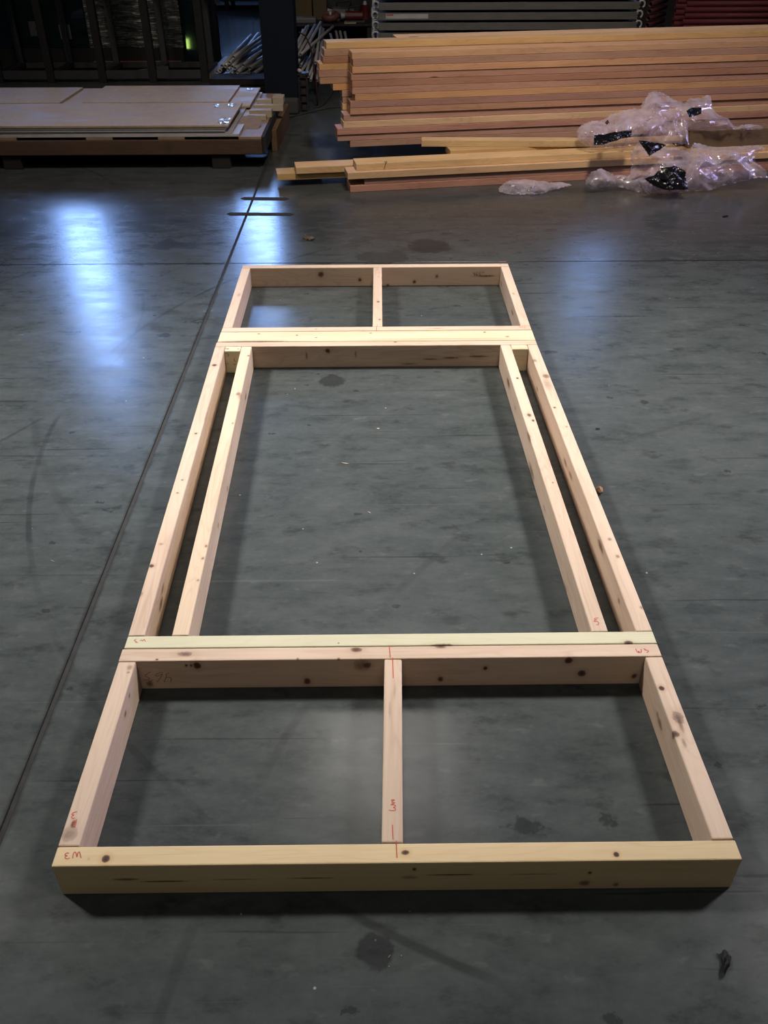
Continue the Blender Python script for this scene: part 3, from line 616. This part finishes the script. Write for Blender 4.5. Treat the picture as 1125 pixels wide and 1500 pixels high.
def pxpoly(pts, z): return [tuple(at(x, y, z=z)[:2]) for x, y in pts]
ztop = z+.0125
scrap('wrap_scrap', pxpoly([(318, 178), (330, 172), (338, 173), (334, 181), (324, 182)], ztop), ztop, WRAP, 'shiny clear wrap scrap on the front corner of the top panel', 'wrap', .006, 1)
scrap('wrap_scrap', pxpoly([(333, 153), (346, 152), (346, 155), (336, 157)], ztop), ztop, WRAP, 'shiny clear wrap scrap on the far corner of the front panel', 'wrap', .005, 2)
scrap('wrap_scrap', pxpoly([(312, 153), (321, 153), (320, 157), (313, 157)], ztop), ztop, WRAP, 'small shiny wrap scrap left of the far corner of the front panel', 'wrap', .003, 3)
scrap('wrap_scrap', pxpoly([(362, 130), (371, 130), (370, 133), (363, 133)], zr), zr, WRAP, 'tiny shiny wrap scrap at the rear right panel edge', 'wrap', .003, 4)
# slats stacked at the right end of the skid
SL = wood('pale_slat', (.33, .285, .22, 1), (.26, .19, .12, 1))
for k, (x0, x1, y, z_, hh, ww, lb) in enumerate((
    (-.285, -.16, 5.50, .198, .03, .06, 'short pale slat in front of the slat heap at the right skid end'),
    (-.285, -.13, 5.60, .198, .045, .07, 'thick short slat lying second in the slat heap at the right skid end'),
    (-.28, -.07, 5.80, .198, .04, .05, 'long thin slat jutting out right of the panel stack'),
    (-.285, -.175, 6.05, .198, .032, .06, 'rear pale block standing in the slat heap'),
    (-.17, -.09, 6.10, .198, .045, .12, 'brown offcut block at the back corner of the skid'))):
    o = mesh_obj('offcut', board_mesh(x1-x0, ww, hh, .002), SL); o.location = (x0, y, z_); tag(o, lb, 'timber', 'offcuts on the skid end')
PAPR = plain('brown_paper', (.22, .16, .12), .85, var=.3, sc=20)
pp = heap('crumpled_paper', [(346, 192), (350, 180), (356, 170), (366, 168), (380, 170), (384, 176), (382, 183), (378, 190), (368, 190), (360, 189), (352, 193)], (5.16, 5.45), '', '', PAPR, .012, 14, 31, None, res=.007, lean=.15)
tag(pp, 'crumpled sheet of brown paper on the right end of the skid', 'paper'); del pp['group']
A, Bq = at(387, 222), at(407, 180)
o = mesh_obj('leaning_plank', board_mesh((Bq-A).length, .038, .14, .003), OLD)
o.location = A+Vector((.075, 0, 0)); o.rotation_euler = (0, 0, math.atan2((Bq-A).y, (Bq-A).x)); tag(o, 'brown plank on edge on the floor at the right side of the skid', 'timber')
# ------------------------------------------------------------------ steel column
COLM = plain('dark_blue_column_paint', (.005, .008, .014), .8, var=.15); COLM.node_tree.nodes['Principled BSDF'].inputs['Specular IOR Level'].default_value = .12
colm = thing('steel_column', 'dark blue steel column standing between panel stack and lumber stack', 'column', (0, 0, 0))
bm = bmesh.new()
add_box(bm, (-.302, 6.75, .003), (-.040, 6.768, 5)); add_box(bm, (-.302, 7.01, .003), (-.040, 7.028, 5)); add_box(bm, (-.18, 6.768, .003), (-.163, 7.01, 5)); add_box(bm, (-.302, 6.768, .003), (-.29, 7.01, 5)); add_box(bm, (-.052, 6.768, .003), (-.040, 7.01, 5))
mesh_obj('column_shaft', bm, COLM, colm)
GRT = plain('rough_grout', (.03, .03, .028), .95, bump=.8, sc=40)
bm = bmesh.new(); add_box(bm, (-.285, 6.68, 0), (-.035, 7.09, .115), .02, 3)
for v in bm.verts:
    if v.co.z > .05: v.co += Vector((0, 0, .012*noise.noise(v.co*22)))
mesh_obj('grout_base', bm, GRT, colm)
# post protector / conduit beside the column
pg = thing('conduit_box', 'small black conduit box standing beside the foot of the column', 'box', (0, 0, 0))
bm = bmesh.new()
for x in (-.030, .035): add_box(bm, (x-.008, 6.80, 0), (x+.008, 6.82, .27))
for z_ in (.01, .07, .13, .19, .25): add_box(bm, (-.03, 6.802, z_), (.035, 6.815, z_+.012))
add_box(bm, (-.04, 6.80, .26), (.05, 6.9, .285))
mesh_obj('box_frame', bm, plain('black_metal', (.012, .012, .013), .5), pg)
box('box_core', (-.018, 6.822, 0), (.025, 6.89, .26), plain('dark_red_core', (.02, .008, .01), .7), pg)
bm = bmesh.new(); bmesh.ops.create_uvsphere(bm, u_segments=12, v_segments=8, radius=.017, matrix=Matrix.Translation((-.022, 6.82, .302)))
o = mesh_obj('knob', bm, plain('white_knob', (.5, .5, .5), .4), pg, True); o['label'] = 'white round knob'
HOSE = plain('dark_red_hose', (.05, .014, .012), .5)
hp_ = [at(438, 47, Y=6.95), at(447, 52, Y=6.98), at(454, 66, Y=7.0), at(458, 85, Y=7.0), at(461, 104, Y=7.0), at(463, 120, Y=7.0), at(464, 132, Y=7.0)]
hp_[-1].z = .008
o = tube('hose', hp_, .006, HOSE, n=8); tag(o, 'thin dark red hose curving down right of the column', 'hose')
CORD = plain('black_cord', (.02, .02, .02), .6)
o = tube('floor_cord', [at(x, y, z=.006) for x, y in ((403, 174), (420, 172), (438, 168), (460, 163), (482, 158), (500, 156.5), (520, 155))], .0055, CORD, n=8); tag(o, 'thin dark cord running across the floor from column foot to lumber stack', 'cord')
o = tube('floor_cord', [at(x, y, z=.006) for x, y in ((492, 128), (485, 140), (477, 150), (470, 156), (460, 157.5))], .004, CORD, n=8); tag(o, 'short dark cord curling on the floor behind the long cord', 'cord')
# ------------------------------------------------------------------ pipes
PIP = NT('galvanised_pipe'); n = PIP.noise(PIP.obj(), 14, 4); PIP = PIP.out(PIP.mix(n, (.22, .225, .24, 1), (.40, .405, .42, 1)), PIP.rng(n, .3, .7, .5, .7), .3)
lefts = [((312, 116), (366, 74), .0), ((318, 106), (362, 68), .03), ((340, 98), (378, 50), .05), ((348, 106), (398, 66), .05), ((338, 114), (392, 84), .0), ((366, 100), (408, 72), .04), ((372, 108), (410, 80), .02), ((316, 112), (372, 62), .0), ((322, 104), (366, 58), .02), ((325, 97), (368, 52), .03), ((330, 97), (384, 54), .02), ((336, 92), (390, 56), .03), ((334, 102), (390, 64), .03), ((338, 108), (394, 68), .02), ((344, 100), (396, 72), .04), ((350, 104), (400, 78), .03), ((352, 110), (404, 84), .02), ((346, 112), (400, 90), .0), ((360, 112), (408, 92), .0), ((364, 106), (410, 86), .02), ((356, 96), (402, 62), .05), ((342, 84), (392, 48), .06), ((370, 112), (412, 98), 0)]
lefts_l = {(342, 84): 'grey steel pipe lying highest in the heap left of the column', (316, 112): 'grey pipe at the left edge of the heap left of the column', (370, 112): 'lowest steel pipe of the left heap, next to the column foot'}
for a, b, lz in lefts:
    p, q = at(a[0], a[1], Y=7.75-lz), at(b[0], b[1], Y=8.55); o = tube('steel_pipe', [p, q], .016, PIP, n=10, hollow=.78)
    tag(o, lefts_l.get(tuple(a), 'grey steel pipe in the heap left of the dark column'), 'pipe', 'pipes left of the column')
rights = [((436, 92), (470, 33)), ((434, 84), (462, 37)), ((436, 72), (452, 38)), ((434, 66), (449, 40)), ((440, 96), (459, 50)), ((440, 80), (488, 39)), ((462, 92), (470, 40)), ((455, 118), (472, 42)), ((468, 92), (474, 43)), ((446, 116), (460, 66)), ((438, 110), (462, 72)), ((452, 112), (476, 62)), ((512, 126), (492, 46)), ((516, 126), (498, 46)), ((522, 126), (505, 47)), ((508, 126), (484, 50)), ((430, 100), (444, 44)), ((464, 118), (474, 66)), ((436, 104), (450, 84)), ((444, 120), (456, 90))]
rights_l = {(440, 80): 'long steel pipe lying diagonally across the other pipes right of the column', (522, 126): 'pipe tip showing furthest right over the lumber stack', (436, 92): 'thick looking pipe slanting up to the red wheel', (430, 100): 'pipe half hidden behind the right edge of the column'}
for k, (a, b) in enumerate(rights):
    p, q = at(a[0], a[1], Y=7.35+.02*(k % 5)), at(b[0], b[1], Y=7.95+.03*(k % 3))
    if a[1] > 110: p.z = .016 if a[0] > 475 else max(p.z, .02)
    o = tube('steel_pipe', [p, q], .013, PIP, n=10, hollow=.75)
    tag(o, rights_l.get(tuple(a), 'grey steel pipe in the tangled heap between column and lumber stack'), 'pipe', 'pipes right of the column')
DKC = plain('black_crate_paint', (.004, .004, .005), .9)
DK = plain('near_black_steel', (.005, .0055, .007), .7)
DK2 = plain('dark_grey_steel', (.035, .035, .038), .55)
bc = thing('black_crate', 'low black crate on the floor behind the right end of the panel stack', 'crate', (0, 0, 0))
for zz in (.0, .055, .11): box('side_slat', (-.86, 7.36, zz), (-.34, 7.378, zz+.048), DKC, bc, .002)
box('crate_body', (-.85, 7.379, 0), (-.35, 7.66, .155), DKC, bc, .003)
A, Bq = at(310, 116), at(336, 90)
o = mesh_obj('pale_beam', board_mesh((Bq-A).length, .09, .05, .003), wood('greyed_beam', (.20, .18, .15, 1), (.10, .085, .07, 1))); o.location = A; o.rotation_euler = (0, 0, math.atan2((Bq-A).y, (Bq-A).x))
tag(o, 'greyed timber beam on the floor between glass rack and pipe heap', 'timber')
def crib(name, label, x0, x1, y0, y1, z1, mats):
    t_ = thing(name, label, 'rack', (0, 0, 0))
    for x in (x0, x1-.04):
        for y in (y0, y1-.04): box('leg', (x, y, 0), (x+.04, y+.04, z1-.04), mats, t_, .003)
    for y in (y0, y1-.04): box('rail', (x0, y, z1-.0395), (x1, y+.04, z1), mats, t_, .003)
    return t_
# ------------------------------------------------------------------ small things behind the pipes
RDM = plain('red_enamel', (.07, .008, .011), .4); RDK = plain('faded_red_rubber', (.10, .035, .032), .6)
cart = thing('steel_shelf', 'dark steel shelf of tools behind the pipes', 'shelf', (0, 0, 0))
box('shelf_top', (-.25, 8.12, .47), (.56, 8.6, .49), DK, cart, .003)
for x in (-.22, .52):
    for y in (8.14, 8.56): box('leg', (x, y, 0), (x+.03, y+.03, .4695), DK, cart)
box('shelf_lower', (-.22, 8.15, .14), (.53, 8.58, .155), DK2, cart)
box('reflection_block', (-.25, 8.605, 0), (.60, 8.62, 1.0), DK, cart)  # added panel, blocks the bright floor reflection behind the shelf
cs = thing('caster_wheel', 'faded red rubber wheel lying on the steel shelf', 'wheel', (.185, 8.2, .545))
bm = bmesh.new(); R, r = .062, .026; rings = []
for i in range(28):
    a = 2*math.pi*i/28; rings.append([bm.verts.new(((R+r*.8*math.cos(b))*math.cos(a), (R+r*.8*math.cos(b))*math.sin(a), r*1.1*math.sin(b))) for b in [2*math.pi*k/10 for k in range(10)]])
for i in range(28):
    for k in range(10): bm.faces.new((rings[i][k], rings[(i+1) % 28][k], rings[(i+1) % 28][(k+1) % 10], rings[i][(k+1) % 10]))
mesh_obj('tyre', bm, RDK, cs, True)
bm = bmesh.new(); bmesh.ops.create_cone(bm, cap_ends=True, segments=20, radius1=.045, radius2=.045, depth=.03); mesh_obj('hub', bm, DK2, cs)
tube('axle', [(0, 0, -.03), (0, 0, .04)], .012, PIP, cs)
cs.rotation_euler = (math.radians(12), math.radians(-6), 0)
def can(name, label, cat, loc, mat, r, h_):
    t_ = thing(name, label, cat, loc)
    bm = bmesh.new(); bmesh.ops.create_cone(bm, cap_ends=True, segments=20, radius1=r, radius2=r*.96, depth=h_, matrix=Matrix.Translation((0, 0, h_/2))); mesh_obj('body', bm, mat, t_, False)
    bm = bmesh.new(); bmesh.ops.create_cone(bm, cap_ends=True, segments=16, radius1=r*.5, radius2=r*.3, depth=h_*.25, matrix=Matrix.Translation((0, 0, h_*1.12))); mesh_obj('cap', bm, PIP, t_)
    return t_
def machine(loc, label, mat, s=1.0):
    t_ = thing('power_tool', label, 'tool', loc)
    bm = bmesh.new(); bmesh.ops.create_cone(bm, cap_ends=True, segments=18, radius1=.045*s, radius2=.036*s, depth=.16*s, matrix=Matrix.Translation((0, 0, .05*s)) @ Matrix.Rotation(math.pi/2, 4, 'Y')); mesh_obj('motor_body', bm, mat, t_)
    box('base', (-.09*s, -.04*s, 0), (.1*s, .04*s, .015*s), DK2, t_, .002)
    tube('handle', [(-.05*s, 0, .08*s), (-.05*s, 0, .12*s), (.05*s, 0, .13*s), (.06*s, 0, .08*s)], .009*s, DK, t_)
    bm = bmesh.new(); bmesh.ops.create_cone(bm, cap_ends=True, segments=14, radius1=.03*s, radius2=.02*s, depth=.04*s, matrix=Matrix.Translation((-.1*s, 0, .05*s)) @ Matrix.Rotation(math.pi/2, 4, 'Y')); mesh_obj('nose', bm, PIP, t_)
    return t_
machine((.40, 8.27, .4905), 'red electric tool beside the red wheel', RDM, 1.0)
machine((.30, 8.40, .4905), 'grey machine head behind the red wheel', DK2, 1.25)
can('paint_can', 'small dark red can at right of the shelf top', 'can', (.50, 8.50, .4905), RDM, .045, .12)
box('beige_tile', (.31, 8.13, .4905), (.42, 8.2, .50), plain('beige_card', (.28, .25, .17), .8)); tag(COL.objects['beige_tile'], 'beige card offcut on the front edge of the shelf', 'card')
box('grey_tray', (-.16, 8.16, .4905), (.05, 8.32, .535), plain('grey_plastic', (.07, .07, .075), .6), None, .01, 2); tag(COL.objects['grey_tray'], 'grey tray on the shelf next to the column', 'tray')
box('yellow_carton', (-.2, 8.45, .4905), (0.0, 8.58, .68), plain('mustard_card', (.055, .038, .012), .8), None, .004); tag(COL.objects['yellow_carton'], 'mustard coloured carton standing left on the shelf', 'carton')
box('yellow_carton.001', (.01, 8.45, .4905), (.14, 8.58, .66), plain('mustard_card_dull', (.045, .035, .014), .8), None, .004); tag(COL.objects['yellow_carton.001'], 'mustard carton next to the first, half behind the wheel', 'carton')
# ------------------------------------------------------------------ scaffold planks
ALU = NT('dull_aluminium'); n = ALU.noise(ALU.scale(ALU.obj(), (4, 20, 20)), 2, 4); ALU = ALU.out(ALU.mix(n, (.06, .06, .06, 1), (.13, .13, .125, 1)), .55, .25)
STK = plain('sticker_white', (.28, .28, .30), .5); STR = plain('sticker_red', (.3, .03, .03), .5)
def hook_bm(x, y, z_, sgn):
    bm = bmesh.new(); pts = []
    for k in range(10):
        a = math.radians(-60+k*300/9); pts.append((x+sgn*(.022+.026*math.cos(a)), y, z_+.026*math.sin(a)))
    add_tube(bm, pts, .0075, 8); return bm
xl, xr = .615, 2.70
for k in range(5):
    z_ = .490+.0705*k; y = 7.02
    t_ = thing('scaffold_plank', ['lowest aluminium scaffold plank, just over the lumber', 'second scaffold plank up behind the lumber', 'aluminium scaffold plank with a white and red sticker', 'topmost visible scaffold plank of the stack', 'scaffold plank at the upper edge of the stack'][k], 'scaffold plank', (0, 0, 0), 0, 'scaffold planks behind the lumber')
    dx = random.uniform(-.012, .012)
    bm = bmesh.new(); add_box(bm, (xl+dx, y, z_), (xr+dx, y+.015, z_+.053), .002); add_box(bm, (xl+dx, y+.465, z_), (xr+dx, y+.48, z_+.053), .002); mesh_obj('side_rail', bm, ALU, t_)
    box('deck', (xl+dx, y+.0155, z_+.038), (xr+dx, y+.4645, z_+.051), DK2, t_)
    for xx, sg in ((xl+dx, -1), (xr+dx, 1)):
        for yy in (y+.02, y+.16, y+.32, y+.46):
            mesh_obj('hook', hook_bm(xx, yy, z_+.034, sg), PIP, t_, True)
    if k == 2:
        o = box('sticker', (.68, y-.0012, z_+.012), (1.02, y-.0002, z_+.045), STK, t_); o['label'] = 'white sticker'
        o = box('sticker', (.685, y-.0018, z_+.034), (.74, y-.0013, z_+.042), STR, t_); o['label'] = 'red stripe of the sticker'
crib('stillage', 'dark steel stillage carrying the scaffold planks', .66, 2.64, 7.03, 7.49, .489, DK)
crib('stillage', 'dark steel stillage carrying the red tubes', 2.80, 4.6, 7.15, 7.65, .489, DK)
REDT = plain('dark_red_paint', (.085, .008, .014), .7)
for k in range(7):
    for j in range(2 if k < 6 else 2):
        z_ = .511+.0425*k; y = 7.19+.045*j+ (.22*j)
        o = tube('red_tube', [(3.13+.01*(k % 2), y, z_), (4.55, y+.02, z_)], .021, REDT, n=12, hollow=.8)
        tag(o, ('red steel tube, %s layer up of the red stack' % ordn(k)) if j == 0 else 'red steel tube at the back of the red stack', 'tube', 'red tubes behind the lumber')
        for xe in (3.13,):
            pass
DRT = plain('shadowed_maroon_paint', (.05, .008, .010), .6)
for k in range(5):
    o = tube('maroon_tube', [(2.86, 7.25+.0, .515+.05*k), (3.09, 7.60, .515+.05*k)], .02, DRT, n=10, hollow=.8); tag(o, 'maroon steel tube end between scaffold planks and red tubes', 'tube', 'maroon tubes behind the lumber')
# ------------------------------------------------------------------ glass rack, left back
rack = thing('glass_rack', 'black steel A-frame rack holding glass sheets behind the panel stack', 'rack', (0, 0, 0))
FX = [-3.0, -2.51, -2.015, -1.535, -1.04]; BX = [-3.03, -2.53, -2.055, -1.565, -1.09]
for x in FX: box('front_post', (x-.035, 8.2, 0), (x+.035, 8.26, 1.36), DK, rack, .003)
for x in BX: box('rear_post', (x-.03, 8.92, 0), (x+.03, 8.97, 1.5), DK2, rack, .003)
for a, b in zip(FX, FX[1:]): box('base_rail', (a+.036, 8.215, .03), (b-.036, 8.255, .10), DK2, rack, .002)
for a, b in zip(BX, BX[1:]): box('base_rail', (a+.031, 8.925, .02), (b-.031, 8.96, .07), DK2, rack, .002)
for a, b in zip(FX, BX):
    for zz in (.04, .70):
        bm = bmesh.new(); add_box(bm, (min(a, b)-.02, 8.261, zz), (max(a, b)+.02, 8.919, zz+.035)); mesh_obj('cross_arm', bm, DK2, rack)
for x in (-2.2,):
    o = box('kick_stop', (0, 0, 0), (.06, .40, .03), plain('pale_steel', (.12, .11, .10), .5), rack); o.location = (-1.75, 8.27, .06); o.rotation_euler = (0, 0, -.7)
def glassm():
    t = NT('dark_stacked_glass'); o = t.obj()
    e = t.noise(t.scale(o, (.8, 1, 22)), 3.2, 4, .6)
    col = t.mix(t.rng(e, .3, .7), (.003, .008, .009, 1), (.010, .020, .020, 1))
    return t.out(col, .035, spec=.6)
def wrapm():
    t = NT('wrapped_glass_edges'); o = t.obj()
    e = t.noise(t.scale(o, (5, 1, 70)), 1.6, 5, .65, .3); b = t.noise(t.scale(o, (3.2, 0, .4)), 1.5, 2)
    col = t.mix(t.rng(e, .52, .72), (.018, .024, .024, 1), (.75, .78, .70, 1))  # pale streaks put the glints of the wrap into the colour
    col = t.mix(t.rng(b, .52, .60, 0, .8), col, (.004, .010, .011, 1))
    t.bump(e, 1.0, .01); return t.out(col, t.rng(e, .3, .7, .38, .16), spec=.8)
GLS = glassm(); WRP = wrapm(); EDG = plain('glass_edge', (.03, .055, .06), .3)
gs = thing('glass_pack', 'dark glass pack at the left of the rack with a paper label', 'glass', (0, 0, 0))
box('glass_sheet', (-3.4, 9.02, .19), (-2.33, 9.10, 1.42), GLS, gs, .002)
o = box('paper_label', (-2.60, 9.0165, .27), (-2.49, 9.0195, .40), plain('label_paper', (.15, .16, .18), .8), gs); o['label'] = 'white paper label'
box('paper_label', (-2.90, 9.0165, .30), (-2.83, 9.0195, .43), plain('label_paper_dim', (.06, .065, .07), .8), gs)
g2 = thing('glass_pack', 'wide plastic-wrapped glass pack with glinting streaks in the middle of the rack', 'glass', (0, 0, 0))
# streaky wrapped face: many thin wavy sheets edges
bm = bmesh.new(); nx_, nz_ = 90, 70
for j in range(nz_+1):
    for i in range(nx_+1):
        x = -2.32+(.95)*i/nx_; zz = .19+1.22*j/nz_
        bm.verts.new((x, 9.03+.015*noise.noise(Vector((x*4, 0, zz*38)))+.005*noise.noise(Vector((x*22, 3, zz*60))), zz))
bm.verts.ensure_lookup_table()
for j in range(nz_):
    for i in range(nx_):
        a = j*(nx_+1)+i; bm.faces.new((bm.verts[a], bm.verts[a+1], bm.verts[a+nx_+2], bm.verts[a+nx_+1]))
mesh_obj('wrap_face', bm, WRP, g2, True)
box('glass_sheet', (-2.32, 9.045, .19), (-1.37, 9.13, 1.41), GLS, g2, .002)
g3 = thing('glass_pack', 'narrow dark glass pack at the right of the rack with green glow reflected in it', 'glass', (0, 0, 0))
TH = math.radians(4.5)
o = box('glass_sheet', (-.1225, 0, 0), (.1225, .08, 1.335), GLS, g3, .002); o.location = (-1.2425, 9.02, .047); o.rotation_euler = (-TH, 0, 0)
_P = at(268, 66, Y=9.03); _D = (_P-CAM).normalized(); _n = Vector((0, -math.cos(TH), math.sin(TH))); _R = _D-2*_D.dot(_n)*_n; _Q = _P+_R*((WY0+.03-_P.y)/_R.y)
vw = structure(box('window_4', (_Q.x-.20, WY0+.001, _Q.z-.18), (_Q.x+.20, WY0+.02, _Q.z+.18), FRM)); box('pane', (_Q.x-.16, WY0+.021, _Q.z-.14), (_Q.x+.16, WY0+.025, _Q.z+.14), emit('yellow_green_pane', (.62, 1, .22, 1), 20), vw)
tube('wrap_edge', [(-1.115, 9.02, .2), (-1.11, 9.015, .6), (-1.115, 9.02, 1.35)], .008, plain('grey_wrap', (.08, .1, .12), .3), g3)
box('bearer_beam', (-3.4, 9.0, 0), (-1.37, 9.16, .188), DK, None, .004); tag(COL.objects['bearer_beam'], 'black beam on the floor under the left and middle glass packs', 'beam')
box('wood_strip', (-2.30, 8.975, 0), (-1.40, 8.998, .075), wood('orange_strip', (.22, .11, .05, 1), (.12, .055, .025, 1)), None, .002); tag(COL.objects['wood_strip'], 'orange brown wood strip on edge behind the rack feet', 'timber')
box('support_block', (-1.36, 9.02, 0), (-1.12, 9.12, .044), DK, None, .003); tag(COL.objects['support_block'], 'black block under the narrow right glass pack', 'block')
# the unseen yellow-green pane behind the camera is placed so the glass mirrors it
# leaning sheet and dark shelving further back
ls = thing('leaning_sheet', 'dark sheet with a pale edge leaning right of the glass rack', 'sheet', (0, 0, 0))
box('sheet', (-1.16, 9.3, 0), (-1.04, 9.34, 1.3), DK, ls); box('pale_edge', (-1.045, 9.285, .55), (-1.0, 9.2985, 1.3), plain('pale_grey_edge', (.10, .12, .12), .6), ls)
sh = thing('shelving_unit', 'dark shelving unit far back between rack and column', 'shelf', (0, 0, 0))
for x in (-2.6, -1.75, -.9):
    for y in (14.6, 15.3): box('upright', (x, y, 0), (x+.06, y+.06, 2.4), DK, sh)
for zz in (.12, .8, 1.5, 2.2): box('shelf_board', (-2.6, 14.59, zz), (-.84, 15.37, zz+.04), DK, sh)
box('blue_bin', (-1.65, 14.65, .1605), (-1.35, 15.0, .38), plain('blue_plastic', (.015, .05, .22), .5), None, .01, 2); tag(COL.objects['blue_bin'], 'small blue bin on the far shelving unit', 'bin')
backdrop = plain('black_backdrop', (.006, .006, .007), .8)  # dark mass added to keep the gap behind the scaffold planks black
bm = bmesh.new(); add_box(bm, (.62, 8.75, 0), (5.2, 9.9, 1.35), .08, 3)
bmesh.ops.subdivide_edges(bm, edges=list(bm.edges), cuts=3, use_grid_fill=True)
for v in bm.verts:
    if v.co.z > .02: v.co += noise.noise_vector(v.co*3)*.03
o = mesh_obj('dark_backdrop', bm, backdrop, None); tag(o, 'black tarp added for the darkness behind the scaffold planks', 'backdrop')
# ------------------------------------------------------------------ small litter on the floor
LEAF = plain('dry_leaf', (.20, .14, .085), .8, var=.4, sc=60)
def leaf(poly, label, mat, amp, seed, th=.001): return scrap('debris', pxpoly(poly, 0), .0003, mat, label, 'debris', amp, seed, th)
leaf([(442, 350), (447, 348), (453, 349), (458, 347), (461, 350), (458, 353), (452, 353), (447, 351)], 'dry brown curled leaf on the floor beyond the frame', LEAF, .012, 1)
wk = bmesh.new(); bmesh.ops.create_icosphere(wk, subdivisions=3, radius=1)
c_ = at(878, 721)
for v in wk.verts:
    v.co = Vector((v.co.x*.0085, v.co.y*.016, v.co.z*.008))*(1+.35*noise.noise(v.co*2.4)); v.co += Vector((c_.x, c_.y, .0085))
tag(mesh_obj('debris', wk, plain('bark_brown', (.20, .11, .05), .85, var=.5, sc=150, bump=.6), None), 'small brown bark chunk against the right side of the frame', 'debris')
BKS = plain('black_scrap', (.006, .006, .006), .6)
sc_ = lambda pts: [(1020+x/10.71, 1380+y/10.71) for x, y in pts]
leaf(sc_([(405, 140), (440, 132), (480, 165), (500, 215), (540, 225), (550, 265), (520, 330), (518, 400), (480, 440), (455, 500), (425, 560), (395, 585), (365, 560), (358, 480), (375, 430), (395, 395), (385, 320), (380, 230), (395, 195), (350, 215), (300, 188), (300, 178), (352, 200), (400, 178)]), 'crumpled black scrap on the floor at the lower right', BKS, .004, 3)
leaf([(1058, 317), (1066, 316), (1067, 318), (1059, 319)], 'small black chip on the floor at the upper right', BKS, .004, 4)
leaf([(872, 628), (878, 627), (879, 629), (873, 630)], 'tiny black chip on the floor right of the frame', BKS, .002, 5)
CHIP = plain('pale_chip', (.5, .42, .30), .7)
for k, (x, y, a, l, lb) in enumerate(((554, 628, .1, 5, 'pale splinter on the floor in the upper middle of the opening'), (506, 679, .15, 13, 'long thin pale splinter in the middle of the opening'), (541, 751, .5, 6, 'pale splinter tilted on the floor below the opening centre'), (570, 1402, -.9, 7, 'pale chip near the bottom edge of the photo'), (588, 1401, 1.2, 4, 'tiny white chip right of the pale bottom chip'), (570, 1416, .2, 3, 'tiny white chip under the pale bottom chip'), (77, 822, .3, 6, 'white splinter on the floor left of the long joint'), (432, 570, 0, 3, 'tiny white fleck near the upper left of the opening'), (600, 1336, 0, 4, 'yellowish chip in front of the bottom board'))):
    c = (x, y); u = (math.cos(a)*l/2, math.sin(a)*l/2); nrm = (-math.sin(a)*.7, math.cos(a)*.7)
    leaf([(c[0]-u[0], c[1]-u[1]), (c[0]+nrm[0], c[1]+nrm[1]), (c[0]+u[0], c[1]+u[1]), (c[0]-nrm[0], c[1]-nrm[1])], lb, CHIP, .0008, 50+k, .0005)
STRIP = plain('dull_strip', (.06, .058, .056), .95)  # matt flat strips lying on the floor
for k, (x0, x1, y, hh) in enumerate(((352, 424, 291, 4.2), (331, 431, 313.5, 4))):
    leaf([(x0, y), (x0+6, y-hh/2), (x1-6, y-hh/2+.6), (x1, y+.6), (x1-6, y+hh/2+.6), (x0+6, y+hh/2)], ['dull strip crossing the floor joint, nearer the lumber', 'longer dull strip crossing the floor joint, nearer the frame'][k], STRIP, .0006, 70+k, .0006)
